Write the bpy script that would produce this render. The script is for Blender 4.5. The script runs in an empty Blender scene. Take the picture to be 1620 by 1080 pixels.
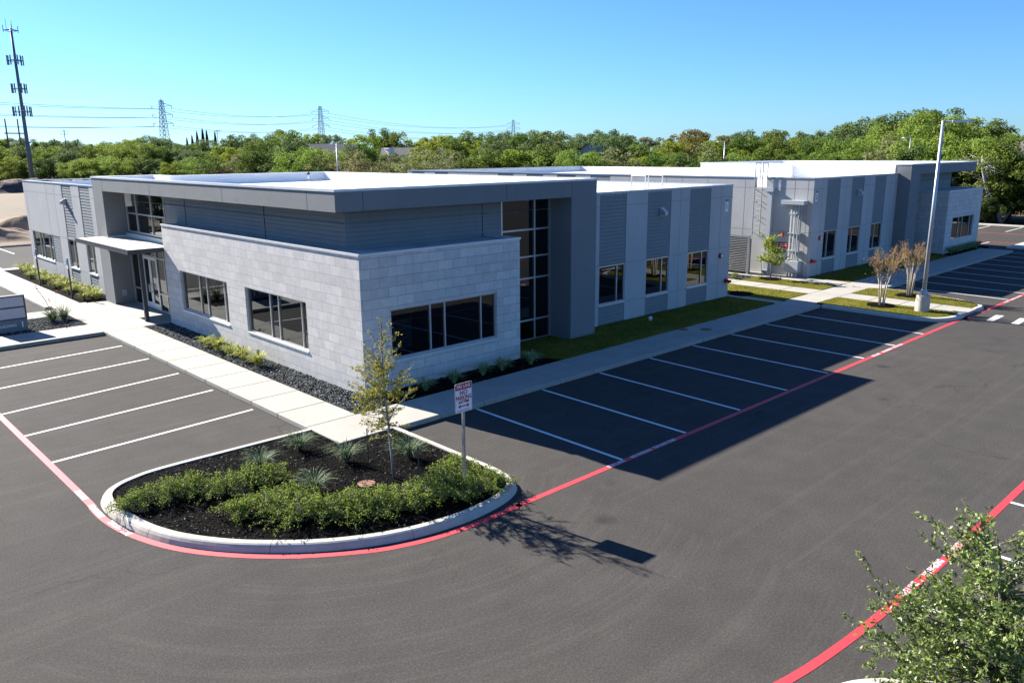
import bpy, math, random
from mathutils import Vector, Matrix
R_ = math.radians
rng = random.Random(11)
SC = bpy.context.scene
COL = SC.collection

# ------------------------------------------------------------------ helpers
def tag(o, label=None, cat=None, group=None, kind=None):
    if label: o['label'] = label
    if cat: o['category'] = cat
    if group: o['group'] = group
    if kind: o['kind'] = kind
    return o

def empty(name, loc, rz=0.0, **k):
    o = bpy.data.objects.new(name, None)
    o.empty_display_size = 0.3
    COL.objects.link(o)
    o.location = loc
    o.rotation_euler = (0, 0, rz)
    return tag(o, **k)

class MB:
    """collects faces and links them as one mesh object"""
    def __init__(s):
        s.v = []; s.f = []; s.m = []; s.mi = 0
    def poly(s, pts):
        n = len(s.v); s.v.extend([tuple(p) for p in pts]); s.f.append(tuple(range(n, n + len(pts)))); s.m.append(s.mi)
    def box(s, x0, y0, z0, x1, y1, z1):
        if x0 > x1: x0, x1 = x1, x0
        if y0 > y1: y0, y1 = y1, y0
        if z0 > z1: z0, z1 = z1, z0
        n = len(s.v)
        s.v += [(x0,y0,z0),(x1,y0,z0),(x1,y1,z0),(x0,y1,z0),(x0,y0,z1),(x1,y0,z1),(x1,y1,z1),(x0,y1,z1)]
        for q in ((0,3,2,1),(4,5,6,7),(0,1,5,4),(1,2,6,5),(2,3,7,6),(3,0,4,7)):
            s.f.append(tuple(n + i for i in q)); s.m.append(s.mi)
    def prism(s, poly, z0, z1, bottom=False):
        k = len(poly); n = len(s.v)
        s.v += [(p[0], p[1], z0) for p in poly] + [(p[0], p[1], z1) for p in poly]
        s.f.append(tuple(n + k + i for i in range(k))); s.m.append(s.mi)
        if bottom: s.f.append(tuple(n + k - 1 - i for i in range(k))); s.m.append(s.mi)
        for i in range(k):
            j = (i + 1) % k
            s.f.append((n + i, n + j, n + k + j, n + k + i)); s.m.append(s.mi)
    def tube(s, pts, rad, n=8, cap=True):
        pts = [Vector(p) for p in pts]
        if not hasattr(rad, '__len__'): rad = [rad] * len(pts)
        base = len(s.v); prev = None
        for i, p in enumerate(pts):
            t = (pts[min(i + 1, len(pts) - 1)] - pts[max(i - 1, 0)])
            t = t.normalized() if t.length > 1e-9 else Vector((0, 0, 1))
            a = prev if prev is not None else (Vector((1, 0, 0)) if abs(t.x) < .9 else Vector((0, 1, 0)))
            a = (a - t * a.dot(t))
            a = a.normalized() if a.length > 1e-6 else t.orthogonal().normalized()
            prev = a; b = t.cross(a)
            for k in range(n):
                g = 2 * math.pi * k / n
                s.v.append(tuple(p + (a * math.cos(g) + b * math.sin(g)) * rad[i]))
        for i in range(len(pts) - 1):
            for k in range(n):
                k2 = (k + 1) % n
                s.f.append((base + i*n + k, base + i*n + k2, base + (i+1)*n + k2, base + (i+1)*n + k)); s.m.append(s.mi)
        if cap:
            s.f.append(tuple(base + n - 1 - k for k in range(n))); s.m.append(s.mi)
            e = base + (len(pts) - 1) * n
            s.f.append(tuple(e + k for k in range(n))); s.m.append(s.mi)
    def lathe(s, c, prof, n=20):
        s.tube_profile(c, prof, n)
    def tube_profile(s, c, prof, n):
        base = len(s.v)
        for r, z in prof:
            for k in range(n):
                g = 2 * math.pi * k / n
                s.v.append((c[0] + r * math.cos(g), c[1] + r * math.sin(g), c[2] + z))
        for i in range(len(prof) - 1):
            for k in range(n):
                k2 = (k + 1) % n
                s.f.append((base + i*n + k, base + i*n + k2, base + (i+1)*n + k2, base + (i+1)*n + k)); s.m.append(s.mi)
        e = base + (len(prof) - 1) * n
        s.f.append(tuple(e + k for k in range(n))); s.m.append(s.mi)
    def mesh(s, name, mats, origin=(0, 0, 0), smooth=False):
        me = bpy.data.meshes.new(name)
        ox, oy, oz = origin
        me.from_pydata([(a - ox, b - oy, c - oz) for a, b, c in s.v], [], s.f)
        if not isinstance(mats, (list, tuple)): mats = [mats]
        for m in mats: me.materials.append(m)
        if len(mats) > 1: me.polygons.foreach_set('material_index', s.m)
        if smooth: me.polygons.foreach_set('use_smooth', [True] * len(me.polygons))
        me.update()
        return me
    def build(s, name, mats, parent=None, smooth=False, bevel=0.0, **k):
        """parts: vertices are given in world space, stored relative to the (unrotated) thing"""
        og = wloc(parent)
        o = bpy.data.objects.new(name, s.mesh(name, mats, og, smooth))
        COL.objects.link(o)
        if parent is not None: o.parent = parent
        if bevel:
            b = o.modifiers.new('bevel', 'BEVEL'); b.width = bevel; b.segments = 2; b.limit_method = 'ANGLE'
        return tag(o, **k)

def wloc(p):
    v = Vector((0, 0, 0))
    while p is not None: v += p.location; p = p.parent
    return v

def copy_tree(o, parent=None):
    c = o.copy(); COL.objects.link(c); c.parent = parent
    for ch in list(o.children): copy_tree(ch, c)
    return c

def text_mesh(name, body, size, mat, parent, M, align='CENTER', bold=0.0, xs=1.0):
    """flat lettering converted to a mesh; M maps the text plane into the world"""
    cu = bpy.data.curves.new(name, 'FONT'); cu.body = body; cu.size = size; cu.align_x = align; cu.align_y = 'CENTER'
    cu.offset = bold; cu.resolution_u = 3
    t = bpy.data.objects.new(name + '_tmp', cu); COL.objects.link(t)
    dg = bpy.context.evaluated_depsgraph_get(); dg.update()
    me = bpy.data.meshes.new_from_object(t.evaluated_get(dg))
    COL.objects.unlink(t); bpy.data.objects.remove(t); bpy.data.curves.remove(cu)
    og = wloc(parent)
    for v in me.vertices:
        p = M @ Vector((v.co.x * xs, v.co.y, 0)); v.co = p - og
    me.materials.clear(); me.materials.append(mat); me.name = name; me.update()
    o = bpy.data.objects.new(name, me); COL.objects.link(o); o.parent = parent
    return o

def plane_matrix(origin, right, up):
    r = Vector(right).normalized(); u = Vector(up).normalized(); n = r.cross(u)
    m = Matrix((( r.x, u.x, n.x, origin[0]), (r.y, u.y, n.y, origin[1]), (r.z, u.z, n.z, origin[2]), (0, 0, 0, 1)))
    return m

# ---- vertical faces: 'x-' faces -X at x=plane (a = Y), 'y-' faces -Y (a = X)
class Face:
    def __init__(s, ax, plane):
        s.ax = ax; s.pl = plane; s.sg = -1 if ax[1] == '-' else 1
    def p(s, a, z, d=0.0):
        w = s.pl + s.sg * d
        return (w, a, z) if s.ax[0] == 'x' else (a, w, z)
    def box(s, mb, a0, a1, z0, z1, d0, d1):
        A = s.p(a0, z0, d0); B = s.p(a1, z1, d1)
        mb.box(*A, *B)
    def quad(s, mb, a0, a1, z0, z1, d0=0.0, d1=None):
        d1 = d0 if d1 is None else d1
        q = [s.p(a0, z0, d0), s.p(a1, z0, d0), s.p(a1, z1, d1), s.p(a0, z1, d1)]
        mb.poly(q if s.ax in ('y-', 'x+') else q[::-1])
    def wall(s, mb, a0, a1, z0, z1, holes=(), reveal=.16):
        As = sorted({a0, a1, *[h[0] for h in holes], *[h[1] for h in holes]})
        Zs = sorted({z0, z1, *[h[2] for h in holes], *[h[3] for h in holes]})
        As = [a for a in As if a0 <= a <= a1]; Zs = [z for z in Zs if z0 <= z <= z1]
        for i in range(len(As) - 1):
            run = None
            for j in range(len(Zs) - 1):
                ca = (As[i] + As[i+1]) / 2; cz = (Zs[j] + Zs[j+1]) / 2
                if any(h[0] < ca < h[1] and h[2] < cz < h[3] for h in holes): continue
                s.quad(mb, As[i], As[i+1], Zs[j], Zs[j+1])
        for h in holes:
            r = h[4] if len(h) > 4 else reveal
            for q in (((h[0], h[2]), (h[1], h[2])), ((h[1], h[2]), (h[1], h[3])), ((h[1], h[3]), (h[0], h[3])), ((h[0], h[3]), (h[0], h[2]))):
                (a, z), (b, w) = q
                mb.poly([s.p(a, z, 0), s.p(b, w, 0), s.p(b, w, -r), s.p(a, z, -r)])
    def lap(s, mb, a0, a1, z0, z1, step=.155, d=0.0, lip=.019, gap=.014):
        """boards that lean out at the foot, over a shadow gap"""
        n = max(1, round((z1 - z0) / step)); h = (z1 - z0) / n
        for k in range(n):
            b = z0 + k * h
            s.quad(mb, a0, a1, b + gap, b + h, d + lip, d + .004)
            s.quad(mb, a0, a1, b, b + gap, d - .02)
            for z, e in ((b + gap, d + lip), (b, d + .004)):
                mb.poly([s.p(a0, z, d - .02), s.p(a1, z, d - .02), s.p(a1, z, e), s.p(a0, z, e)])
            for a in (a0, a1):
                mb.poly([s.p(a, b + gap, d - .02), s.p(a, b + gap, d + lip), s.p(a, b + h, d + .004), s.p(a, b + h, d - .02)])

# ------------------------------------------------------------------ materials
class NT:
    def __init__(s, name):
        s.m = bpy.data.materials.new(name); s.m.use_nodes = True
        s.t = s.m.node_tree; s.n = s.t.nodes; s.b = s.n['Principled BSDF']; s.o = s.n['Material Output']
    def add(s, typ, **k):
        x = s.n.new(typ)
        for a, v in k.items():
            if hasattr(x, a): setattr(x, a, v)
            else: x.inputs[a.replace('_', ' ')].default_value = v
        return x
    def link(s, a, b): s.t.links.new(a, b)
    def coord(s, kind='Object'):
        return s.add('ShaderNodeTexCoord').outputs[kind]
    def noise(s, vec, scale, detail=3.0, rough=.55, stretch=None):
        if stretch:
            mp = s.add('ShaderNodeMapping'); mp.inputs['Scale'].default_value = stretch; s.link(vec, mp.inputs['Vector']); vec = mp.outputs[0]
        n = s.add('ShaderNodeTexNoise'); n.inputs['Scale'].default_value = scale; n.inputs['Detail'].default_value = detail
        n.inputs['Roughness'].default_value = rough
        s.link(vec, n.inputs['Vector']); return n.outputs['Fac']
    def ramp(s, fac, stops):
        r = s.add('ShaderNodeValToRGB'); e = r.color_ramp.elements
        while len(e) < len(stops): e.new(.5)
        for i, (p, c) in enumerate(stops):
            e[i].position = p; e[i].color = (c[0], c[1], c[2], 1) if hasattr(c, '__len__') else (c, c, c, 1)
        s.link(fac, r.inputs[0]); return r.outputs[0]
    def mix(s, a, b, fac, mode='MIX'):
        x = s.add('ShaderNodeMix'); x.data_type = 'RGBA'; x.blend_type = mode
        for i_, val in ((0, fac), (6, a), (7, b)):
            sock = x.inputs[i_]
            if hasattr(val, 'is_linked') or hasattr(val, 'links'): s.link(val, sock)
            elif hasattr(val, '__len__'): sock.default_value = (*val[:3], 1)
            else: sock.default_value = val if i_ == 0 else (val, val, val, 1)
        return x.outputs[2]
    def math(s, op, a, b=None, c=None):
        x = s.add('ShaderNodeMath'); x.operation = op
        for sock, val in zip(x.inputs, (a, b, c)):
            if val is None: continue
            if hasattr(val, 'links'): s.link(val, sock)
            else: sock.default_value = val
        return x.outputs[0]
    def bump(s, h, strength=.3, dist=.01):
        b = s.add('ShaderNodeBump'); b.inputs['Strength'].default_value = strength; b.inputs['Distance'].default_value = dist
        s.link(h, b.inputs['Height']); s.link(b.outputs[0], s.b.inputs['Normal']); return b.outputs[0]
    def color(s, c):
        if hasattr(c, 'links'): s.link(c, s.b.inputs['Base Color'])
        else: s.b.inputs['Base Color'].default_value = (*c, 1)
    def set(s, **k):
        for a, v in k.items(): s.b.inputs[a.replace('_', ' ')].default_value = v

def simple(name, col, rough=.6, metal=0.0, var=.12, scale=6.0, bump=0.0, bscale=80.0, spec=.5):
    t = NT(name); co = t.coord()
    n = t.noise(co, scale, 4)
    lo = tuple(c * (1 - var) for c in col); hi = tuple(min(1, c * (1 + var)) for c in col)
    t.color(t.ramp(n, [(.3, lo), (.7, hi)]))
    t.set(Roughness=rough, Metallic=metal); t.b.inputs['Specular IOR Level'].default_value = spec
    if bump: t.bump(t.noise(co, bscale, 3), bump, .01)
    return t.m

def leafmat(name, cols, trans=.3, objvar=.0, rough=.6, spec=.08):
    t = NT(name)
    g = t.add('ShaderNodeNewGeometry')
    k = len(cols)
    c = t.ramp(g.outputs['Random Per Island'], [(i / max(1, k - 1), x) for i, x in enumerate(cols)])
    if objvar:
        oi = t.add('ShaderNodeObjectInfo')
        h = t.add('ShaderNodeHueSaturation')
        t.link(c, h.inputs['Color'])
        t.link(t.math('MULTIPLY_ADD', oi.outputs['Random'], objvar * .12, .5 - objvar * .06), h.inputs['Hue'])
        wn = t.add('ShaderNodeTexWhiteNoise'); wn.noise_dimensions = '1D'; t.link(oi.outputs['Random'], wn.inputs['W'])
        t.link(t.math('MULTIPLY_ADD', wn.outputs['Value'], objvar * .9, 1 - objvar * .45), h.inputs['Value'])
        c = h.outputs['Color']
    t.color(c); t.set(Roughness=rough); t.b.inputs['Specular IOR Level'].default_value = spec
    tr = t.add('ShaderNodeBsdfTranslucent'); t.link(c, tr.inputs['Color'])
    mx = t.add('ShaderNodeMixShader'); mx.inputs[0].default_value = trans
    t.link(t.b.outputs[0], mx.inputs[1]); t.link(tr.outputs[0], mx.inputs[2]); t.link(mx.outputs[0], t.o.inputs['Surface'])
    return t.m

M = {}
def mats():
    # asphalt: fine aggregate, broad tone changes, tyre-polished streaks and turning arcs
    t = NT('asphalt'); co = t.coord()
    fine = t.noise(co, 30, 4, .8); grit = t.noise(co, 16, 2, .6); mid = t.noise(co, 1.3, 5, .6); big = t.noise(co, .16, 3)
    base = t.ramp(fine, [(.28, (.038, .0348, .0314)), (.5, (.059, .0540, .0489)), (.74, (.098, .0897, .0814))])
    base = t.mix(base, t.ramp(grit, [(.32, .92), (.5, 1.0), (.68, 1.09)]), 1.0, 'MULTIPLY')
    base = t.mix(base, t.ramp(mid, [(.3, .91), (.7, 1.08)]), 1.0, 'MULTIPLY')
    base = t.mix(base, t.ramp(big, [(.3, (.92, .92, .93)), (.7, (1.08, 1.07, 1.05))]), 1.0, 'MULTIPLY')
    st = t.noise(co, 1.0, 4, .6, stretch=(.05, 3.2, 1))
    sep = t.add('ShaderNodeSeparateXYZ'); t.link(co, sep.inputs[0])
    dx = t.math('ADD', sep.outputs[0], 5.2); dy = t.math('ADD', sep.outputs[1], 1.5)
    rad = t.math('SQRT', t.math('ADD', t.math('MULTIPLY', dx, dx), t.math('MULTIPLY', dy, dy)))
    cb = t.add('ShaderNodeCombineXYZ'); t.link(t.math('MULTIPLY', rad, 4.5), cb.inputs[0]); t.link(t.math('ARCTAN2', dy, dx), cb.inputs[1])
    arc = t.noise(cb.outputs[0], 1.0, 4, .6)
    turn = t.math('MULTIPLY', t.math('LESS_THAN', sep.outputs[0], -2.0), t.math('LESS_THAN', sep.outputs[1], -4.5))
    w = t.mix(t.ramp(st, [(.52, .0), (.66, 1.0)]), t.ramp(arc, [(.50, .0), (.62, 1.0)]), turn)
    base = t.mix(base, t.mix(base, (1.14, 1.132, 1.12), 1.0, 'MULTIPLY'), w)
    spot = t.ramp(t.noise(co, 2.3, 2), [(.72, 0.0), (.80, 1.0)])
    base = t.mix(base, t.mix(base, (1.28, 1.24, 1.17), 1.0, 'MULTIPLY'), spot)
    dark = t.ramp(t.noise(co, .9, 6, .75), [(.66, 0.0), (.74, 1.0)])
    base = t.mix(base, t.mix(base, .88, 1.0, 'MULTIPLY'), dark)
    vo = t.add('ShaderNodeTexVoronoi'); vo.inputs['Scale'].default_value = .33; t.link(co, vo.inputs['Vector'])
    wv = t.math('ADD', vo.outputs['Distance'], t.math('MULTIPLY', t.noise(co, 7, 4, .7), .10))
    base = t.mix(base, t.mix(base, .45, 1.0, 'MULTIPLY'), t.math('MULTIPLY', t.ramp(wv, [(.09, 1.0), (.15, 0.0)]), .7))
    ve = t.add('ShaderNodeTexVoronoi'); ve.feature = 'DISTANCE_TO_EDGE'; ve.inputs['Scale'].default_value = .085
    wp = t.add('ShaderNodeVectorMath'); wp.operation = 'ADD'; nz = t.add('ShaderNodeTexNoise'); nz.inputs['Scale'].default_value = .8; nz.inputs['Detail'].default_value = 5; t.link(co, nz.inputs['Vector'])
    vs_ = t.add('ShaderNodeVectorMath'); vs_.operation = 'SCALE'; vs_.inputs['Scale'].default_value = 2.4; t.link(nz.outputs['Color'], vs_.inputs[0]); t.link(co, wp.inputs[0]); t.link(vs_.outputs[0], wp.inputs[1]); t.link(wp.outputs[0], ve.inputs['Vector'])
    crk = t.math('MULTIPLY', t.ramp(ve.outputs['Distance'], [(.0008, 1.0), (.0022, 0.0)]), t.ramp(t.noise(co, .21, 2), [(.50, 0.0), (.56, .55)]))
    base = t.mix(base, t.mix(base, .5, 1.0, 'MULTIPLY'), crk)
    t.color(base); t.set(Roughness=.9); t.b.inputs['Specular IOR Level'].default_value = .08
    t.bump(t.noise(co, 130, 3, .7), .35, .008)
    M['asphalt'] = t.m
    # concrete flatwork
    t = NT('concrete'); co = t.coord()
    c = t.ramp(t.noise(co, .8, 6, .65), [(.3, (.31, .285, .24)), (.7, (.385, .355, .30))])
    c = t.mix(c, t.ramp(t.noise(co, 22, 4, .7), [(.3, .88), (.7, 1.08)]), 1.0, 'MULTIPLY')
    st = t.ramp(t.noise(co, 2.0, 6, .75), [(.60, 1.0), (.78, .78)])
    c = t.mix(c, st, 1.0, 'MULTIPLY')
    t.color(c); t.set(Roughness=.85); t.bump(t.noise(co, 90, 3), .25, .004); M['concrete'] = t.m
    t = NT('kerb concrete'); co = t.coord()
    c = t.ramp(t.noise(co, 1.6, 6, .7), [(.3, (.40, .37, .30)), (.7, (.52, .485, .41))])
    c = t.mix(c, t.ramp(t.noise(co, 5, 6, .8), [(.58, 1.0), (.75, .72)]), 1.0, 'MULTIPLY')
    t.color(c); t.set(Roughness=.85); t.bump(t.noise(co, 60, 4), .4, .006); M['kerb'] = t.m
    M['joint'] = simple('joint filler', (.16, .15, .13), .9)
    # paints
    def paint(name, col, worn):
        t = NT(name); co = t.coord()
        c = t.ramp(t.noise(co, 9, 5, .7), [(.35, tuple(x * .86 for x in col)), (.65, col)])
        wv = t.ramp(t.noise(co, 30, 5, .8), [(.53, 0.0), (.66, 1.0)])
        wv = t.math('MULTIPLY', wv, t.ramp(t.noise(co, .7, 4, .6), [(.40, .25), (.62, 1.0)]))
        c = t.mix(c, worn, t.math('MULTIPLY', wv, .75))
        t.color(c); t.set(Roughness=.6); t.bump(t.noise(co, 60, 3, .7), .35, .008); return t.m
    M['white_paint'] = paint('white paint', (.74, .74, .72), (.2, .2, .19))
    M['red_paint'] = paint('red paint', (.66, .042, .052), (.35, .05, .05))
    M['stencil'] = paint('stencil paint', (.72, .62, .62), (.5, .12, .12))
    # soils and lawn
    t = NT('mulch'); co = t.coord()
    c = t.ramp(t.noise(co, 45, 4, .8), [(.35, (.003, .0028, .0025)), (.6, (.008, .0072, .0064)), (.8, (.022, .019, .016))])
    t.color(c); t.set(Roughness=.95); t.b.inputs['Specular IOR Level'].default_value = .03; t.bump(t.noise(co, 40, 4, .8), 1.0, .04); M['mulch'] = t.m
    t = NT('mulch chips'); g = t.add('ShaderNodeNewGeometry')
    t.color(t.ramp(g.outputs['Random Per Island'], [(0, (.004, .0038, .0035)), (.55, (.012, .0112, .0102)), (.85, (.035, .032, .028)), (1, (.20, .18, .155))]))
    t.set(Roughness=.9); t.b.inputs['Specular IOR Level'].default_value = .08; M['chips'] = t.m
    t = NT('river stones'); g = t.add('ShaderNodeNewGeometry')
    t.color(t.ramp(g.outputs['Random Per Island'], [(0, (.018, .020, .020)), (.5, (.055, .060, .060)), (.85, (.13, .14, .135)), (1, (.28, .28, .26))]))
    t.set(Roughness=.8); t.b.inputs['Specular IOR Level'].default_value = .15; M['stones'] = t.m
    t = NT('lawn'); co = t.coord()
    c = t.ramp(t.noise(co, .9, 5, .6), [(.3, (.095, .10, .012)), (.55, (.15, .14, .018)), (.75, (.24, .19, .04))])
    c = t.mix(c, t.ramp(t.noise(co, 30, 4, .8), [(.3, .55), (.7, 1.3)]), 1.0, 'MULTIPLY')
    t.color(c); t.set(Roughness=.95); t.b.inputs['Specular IOR Level'].default_value = .05; t.bump(t.noise(co, 45, 4, .8), 1.0, .03); M['lawn'] = t.m
    M['blade'] = leafmat('grass blades', [(.09, .10, .014), (.15, .155, .022), (.22, .195, .035), (.30, .23, .07)], .35)
    t = NT('field soil'); co = t.coord()
    c = t.ramp(t.noise(co, .035, 6, .6), [(.3, (.080, .080, .022)), (.48, (.125, .082, .042)), (.65, (.155, .102, .052))])
    c = t.mix(c, t.ramp(t.noise(co, .5, 6, .75), [(.3, .7), (.7, 1.2)]), 1.0, 'MULTIPLY')
    t.color(c); t.set(Roughness=.95); M['field'] = t.m
    M['dirt'] = simple('excavated dirt', (.30, .20, .12), .95, var=.35, scale=1.2, bump=1.0, bscale=3.0)
    M['dark_dirt'] = simple('dark excavated dirt', (.085, .058, .044), .95, var=.4, scale=1.0, bump=1.0, bscale=3.0)
    # stone veneer: running bond of large pale blocks
    t = NT('stone veneer'); co = t.coord()
    sep = t.add('ShaderNodeSeparateXYZ'); t.link(co, sep.inputs[0])
    cb = t.add('ShaderNodeCombineXYZ'); t.link(t.math('ADD', sep.outputs[0], sep.outputs[1]), cb.inputs[0]); t.link(sep.outputs[2], cb.inputs[1])
    br = t.add('ShaderNodeTexBrick'); br.offset = .5
    t.link(cb.outputs[0], br.inputs['Vector'])
    for k, v in (('Scale', 1.0), ('Brick Width', .63), ('Row Height', .305), ('Mortar Size', .0075), ('Mortar Smooth', .3), ('Bias', 0.0)): br.inputs[k].default_value = v
    br.inputs['Color1'].default_value = (.53, .507, .470, 1); br.inputs['Color2'].default_value = (.635, .608, .562, 1); br.inputs['Mortar'].default_value = (.30, .29, .28, 1)
    c = t.mix(br.outputs['Color'], t.ramp(t.noise(co, 3.2, 6, .7), [(.3, (.86, .86, .88)), (.7, (1.08, 1.06, 1.03))]), 1.0, 'MULTIPLY')
    c = t.mix(c, t.ramp(t.noise(co, 28, 4, .7), [(.3, .92), (.7, 1.06)]), 1.0, 'MULTIPLY')
    t.color(c); t.set(Roughness=.85)
    h = t.math('ADD', t.math('MULTIPLY', br.outputs['Fac'], -1.0), t.math('MULTIPLY', t.noise(co, 14, 4), .35))
    t.bump(h, .6, .012); M['stone'] = t.m
    # walls
    def wallmat(name, col, bump, bs, var=.06, stain=.9):
        t = NT(name); co = t.coord()
        c = t.ramp(t.noise(co, .7, 5, .6), [(.3, tuple(x * (1 - var) for x in col)), (.7, tuple(x * (1 + var) for x in col))])
        c = t.mix(c, t.ramp(t.noise(co, 3.0, 5, .7, stretch=(1, 1, .18)), [(.5, 1.0), (.8, stain)]), 1.0, 'MULTIPLY')
        c = t.mix(c, t.ramp(t.noise(co, 50, 3, .7), [(.3, .93), (.7, 1.06)]), 1.0, 'MULTIPLY')
        t.color(c); t.set(Roughness=.85); t.bump(t.noise(co, bs, 3, .7), bump, .008); return t.m
    M['precast'] = wallmat('painted concrete panel', (.415, .41, .395), .3, 90)
    M['stucco'] = wallmat('grey stucco', (.185, .192, .190), .8, 70)
    M['siding'] = wallmat('grey lap siding', (.20, .215, .215), .1, 60, .05)
    M['membrane'] = simple('white roof membrane', (.83, .825, .80), .6, var=.04, scale=1.2, bump=.15, bscale=4)
    M['lowroof'] = simple('grey roof membrane', (.42, .44, .45), .7, var=.2, scale=2.0, bump=.3, bscale=4)
    M['coping'] = simple('coping metal', (.40, .42, .44), .4, .6, .05, 3)
    M['whitecoping'] = simple('pale coping metal', (.62, .63, .62), .45, .3, .05, 3)
    M['alu'] = simple('anodised aluminium', (.50, .51, .51), .38, .7, .06, 4)
    M['darksteel'] = simple('dark painted steel', (.055, .058, .064), .5, .2, .1, 4)
    M['ladder'] = simple('ladder steel', (.27, .28, .29), .5, .4)
    M['galv'] = simple('galvanised steel', (.42, .44, .46), .4, .75, .12, 9)
    M['poleg'] = simple('grey painted pole', (.40, .43, .46), .42, .4, .07, 3)
    M['conduit'] = simple('painted conduit', (.42, .44, .45), .5, .1, .05, 6)
    M['canopytop'] = simple('cream canopy membrane', (.50, .46, .36), .7, var=.08, scale=1.4)
    M['louver'] = simple('louvre metal', (.24, .235, .225), .5, .3, .1, 5)
    M['black'] = simple('black rubber', (.012, .012, .012), .6)
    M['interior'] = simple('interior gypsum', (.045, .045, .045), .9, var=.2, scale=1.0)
    M['white_enamel'] = simple('white enamel', (.78, .78, .78), .35, var=.02)
    M['sign_red'] = simple('red enamel', (.34, .012, .02), .4, var=.05)
    M['sign_dark'] = simple('dark sign lettering', (.03, .032, .036), .5)
    M['red_fixture'] = simple('red fire equipment', (.42, .02, .02), .4, var=.1)
    M['monument'] = simple('monument sign panel', (.47, .47, .50), .5, .2, .05, 3)
    M['monument_base'] = simple('monument sign base', (.15, .18, .21), .6, var=.06)
    M['letter'] = simple('pale raised lettering', (.85, .87, .88), .5, var=.02)
    M['rust'] = simple('rusty cast iron', (.22, .10, .06), .8, var=.3, scale=20)
    M['blue_sign'] = simple('blue sign enamel', (.05, .16, .42), .4)
    # glass: dark tinted pane that mirrors the surroundings and lets a little light through
    t = NT('tinted glass')
    t.n.remove(t.b)
    gl = t.add('ShaderNodeBsdfGlossy'); gl.inputs['Roughness'].default_value = .012; gl.inputs['Color'].default_value = (.60, .63, .65, 1)
    co = t.coord()
    bp = t.add('ShaderNodeBump'); bp.inputs['Strength'].default_value = .05; bp.inputs['Distance'].default_value = .02
    t.link(t.noise(co, .9, 1), bp.inputs['Height']); t.link(bp.outputs[0], gl.inputs['Normal'])
    tr = t.add('ShaderNodeBsdfTransparent'); tr.inputs['Color'].default_value = (.16, .18, .185, 1)
    fr = t.add('ShaderNodeFresnel'); fr.inputs['IOR'].default_value = 1.75
    mx = t.add('ShaderNodeMixShader')
    t.link(t.math('MULTIPLY_ADD', fr.outputs[0], 1.0, .06), mx.inputs[0]); t.link(tr.outputs[0], mx.inputs[1]); t.link(gl.outputs[0], mx.inputs[2])
    t.link(mx.outputs[0], t.o.inputs['Surface']); M['glass'] = t.m
    # bark
    def bark(name, a, b):
        t = NT(name); co = t.coord()
        t.color(t.ramp(t.noise(co, 10, 5, .7, stretch=(1, 1, .25)), [(.3, a), (.7, b)])); t.set(Roughness=.9)
        t.bump(t.noise(co, 25, 4, .7, stretch=(1, 1, .3)), .7, .02); return t.m
    M['bark'] = bark('bark', (.06, .05, .042), (.16, .14, .12))
    M['greybark'] = bark('grey bark', (.16, .15, .14), (.34, .32, .30))
    M['tanbark'] = bark('tan bark', (.30, .25, .19), (.55, .49, .40))
    M['palebark'] = bark('dead pale bark', (.22, .20, .18), (.46, .43, .40))
    # leaves
    M['lf_oak'] = leafmat('oak leaves', [(.055, .09, .016), (.10, .15, .024), (.16, .215, .038)], .45, .35)
    M['lf_mesq'] = leafmat('mesquite leaves', [(.10, .155, .022), (.17, .235, .036), (.26, .32, .06)], .5, .3)
    M['lf_elm'] = leafmat('elm leaves', [(.12, .165, .018), (.20, .25, .028), (.30, .33, .045)], .5, .35)
    M['lf_brush'] = leafmat('dry brush twigs and leaves', [(.12, .125, .045), (.19, .20, .07), (.27, .26, .12)], .4, .4)
    M['lf_cedar'] = leafmat('cedar foliage', [(.035, .065, .016), (.065, .10, .024), (.11, .15, .034)], .35, .35)
    M['lf_rust'] = leafmat('russet oak leaves', [(.11, .13, .025), (.18, .15, .035), (.24, .165, .045)], .4, .3)
    M['lf_live'] = leafmat('live oak leaves', [(.06, .095, .03), (.105, .155, .05), (.18, .235, .08)], .45, .3)
    M['lf_cyp'] = leafmat('cypress foliage', [(.010, .020, .010), (.02, .034, .016)], .1)
    M['lf_front'] = leafmat('yellowing oak leaves', [(.14, .18, .03), (.22, .235, .035), (.31, .27, .035), (.38, .28, .03)], .5)
    M['lf_near'] = leafmat('glossy oak leaves', [(.075, .125, .022), (.13, .19, .036), (.21, .27, .06), (.34, .38, .14)], .3, rough=.38, spec=.35)
    M['lf_small'] = leafmat('young maple leaves', [(.17, .24, .025), (.27, .32, .035), (.38, .38, .06)], .5)
    M['lf_shrub'] = leafmat('abelia leaves', [(.045, .095, .007), (.09, .17, .011), (.16, .25, .016), (.24, .33, .025), (.32, .40, .04), (.30, .37, .04), (.32, .24, .15)], .35)
    M['lf_lily'] = leafmat('variegated lily blades', [(.14, .20, .025), (.30, .34, .05), (.46, .45, .10), (.62, .58, .28)], .3)
    M['lf_yucca'] = leafmat('red yucca blades', [(.055, .09, .035), (.09, .14, .06), (.17, .22, .12), (.26, .30, .20)], .2)
    M['lf_sedge'] = leafmat('dark green strap leaves', [(.14, .22, .08), (.26, .34, .14), (.44, .50, .27)], .25)
    M['crape_twig'] = leafmat('seed heads and red twigs', [(.26, .10, .075), (.33, .18, .085), (.30, .24, .06), (.38, .28, .14)], .3)
    M['flower'] = leafmat('coral flower stalk', [(.45, .07, .06), (.5, .12, .09)], .2)
    M['shingle'] = simple('roof shingles', (.21, .185, .165), .9, var=.2, scale=2.0)
    M['housewall'] = simple('pale house wall', (.50, .47, .43), .8)
    M['whitewall'] = simple('white chimney', (.72, .72, .72), .8)
    M['lattice'] = simple('tower steel', (.085, .10, .115), .6, .2)
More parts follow.
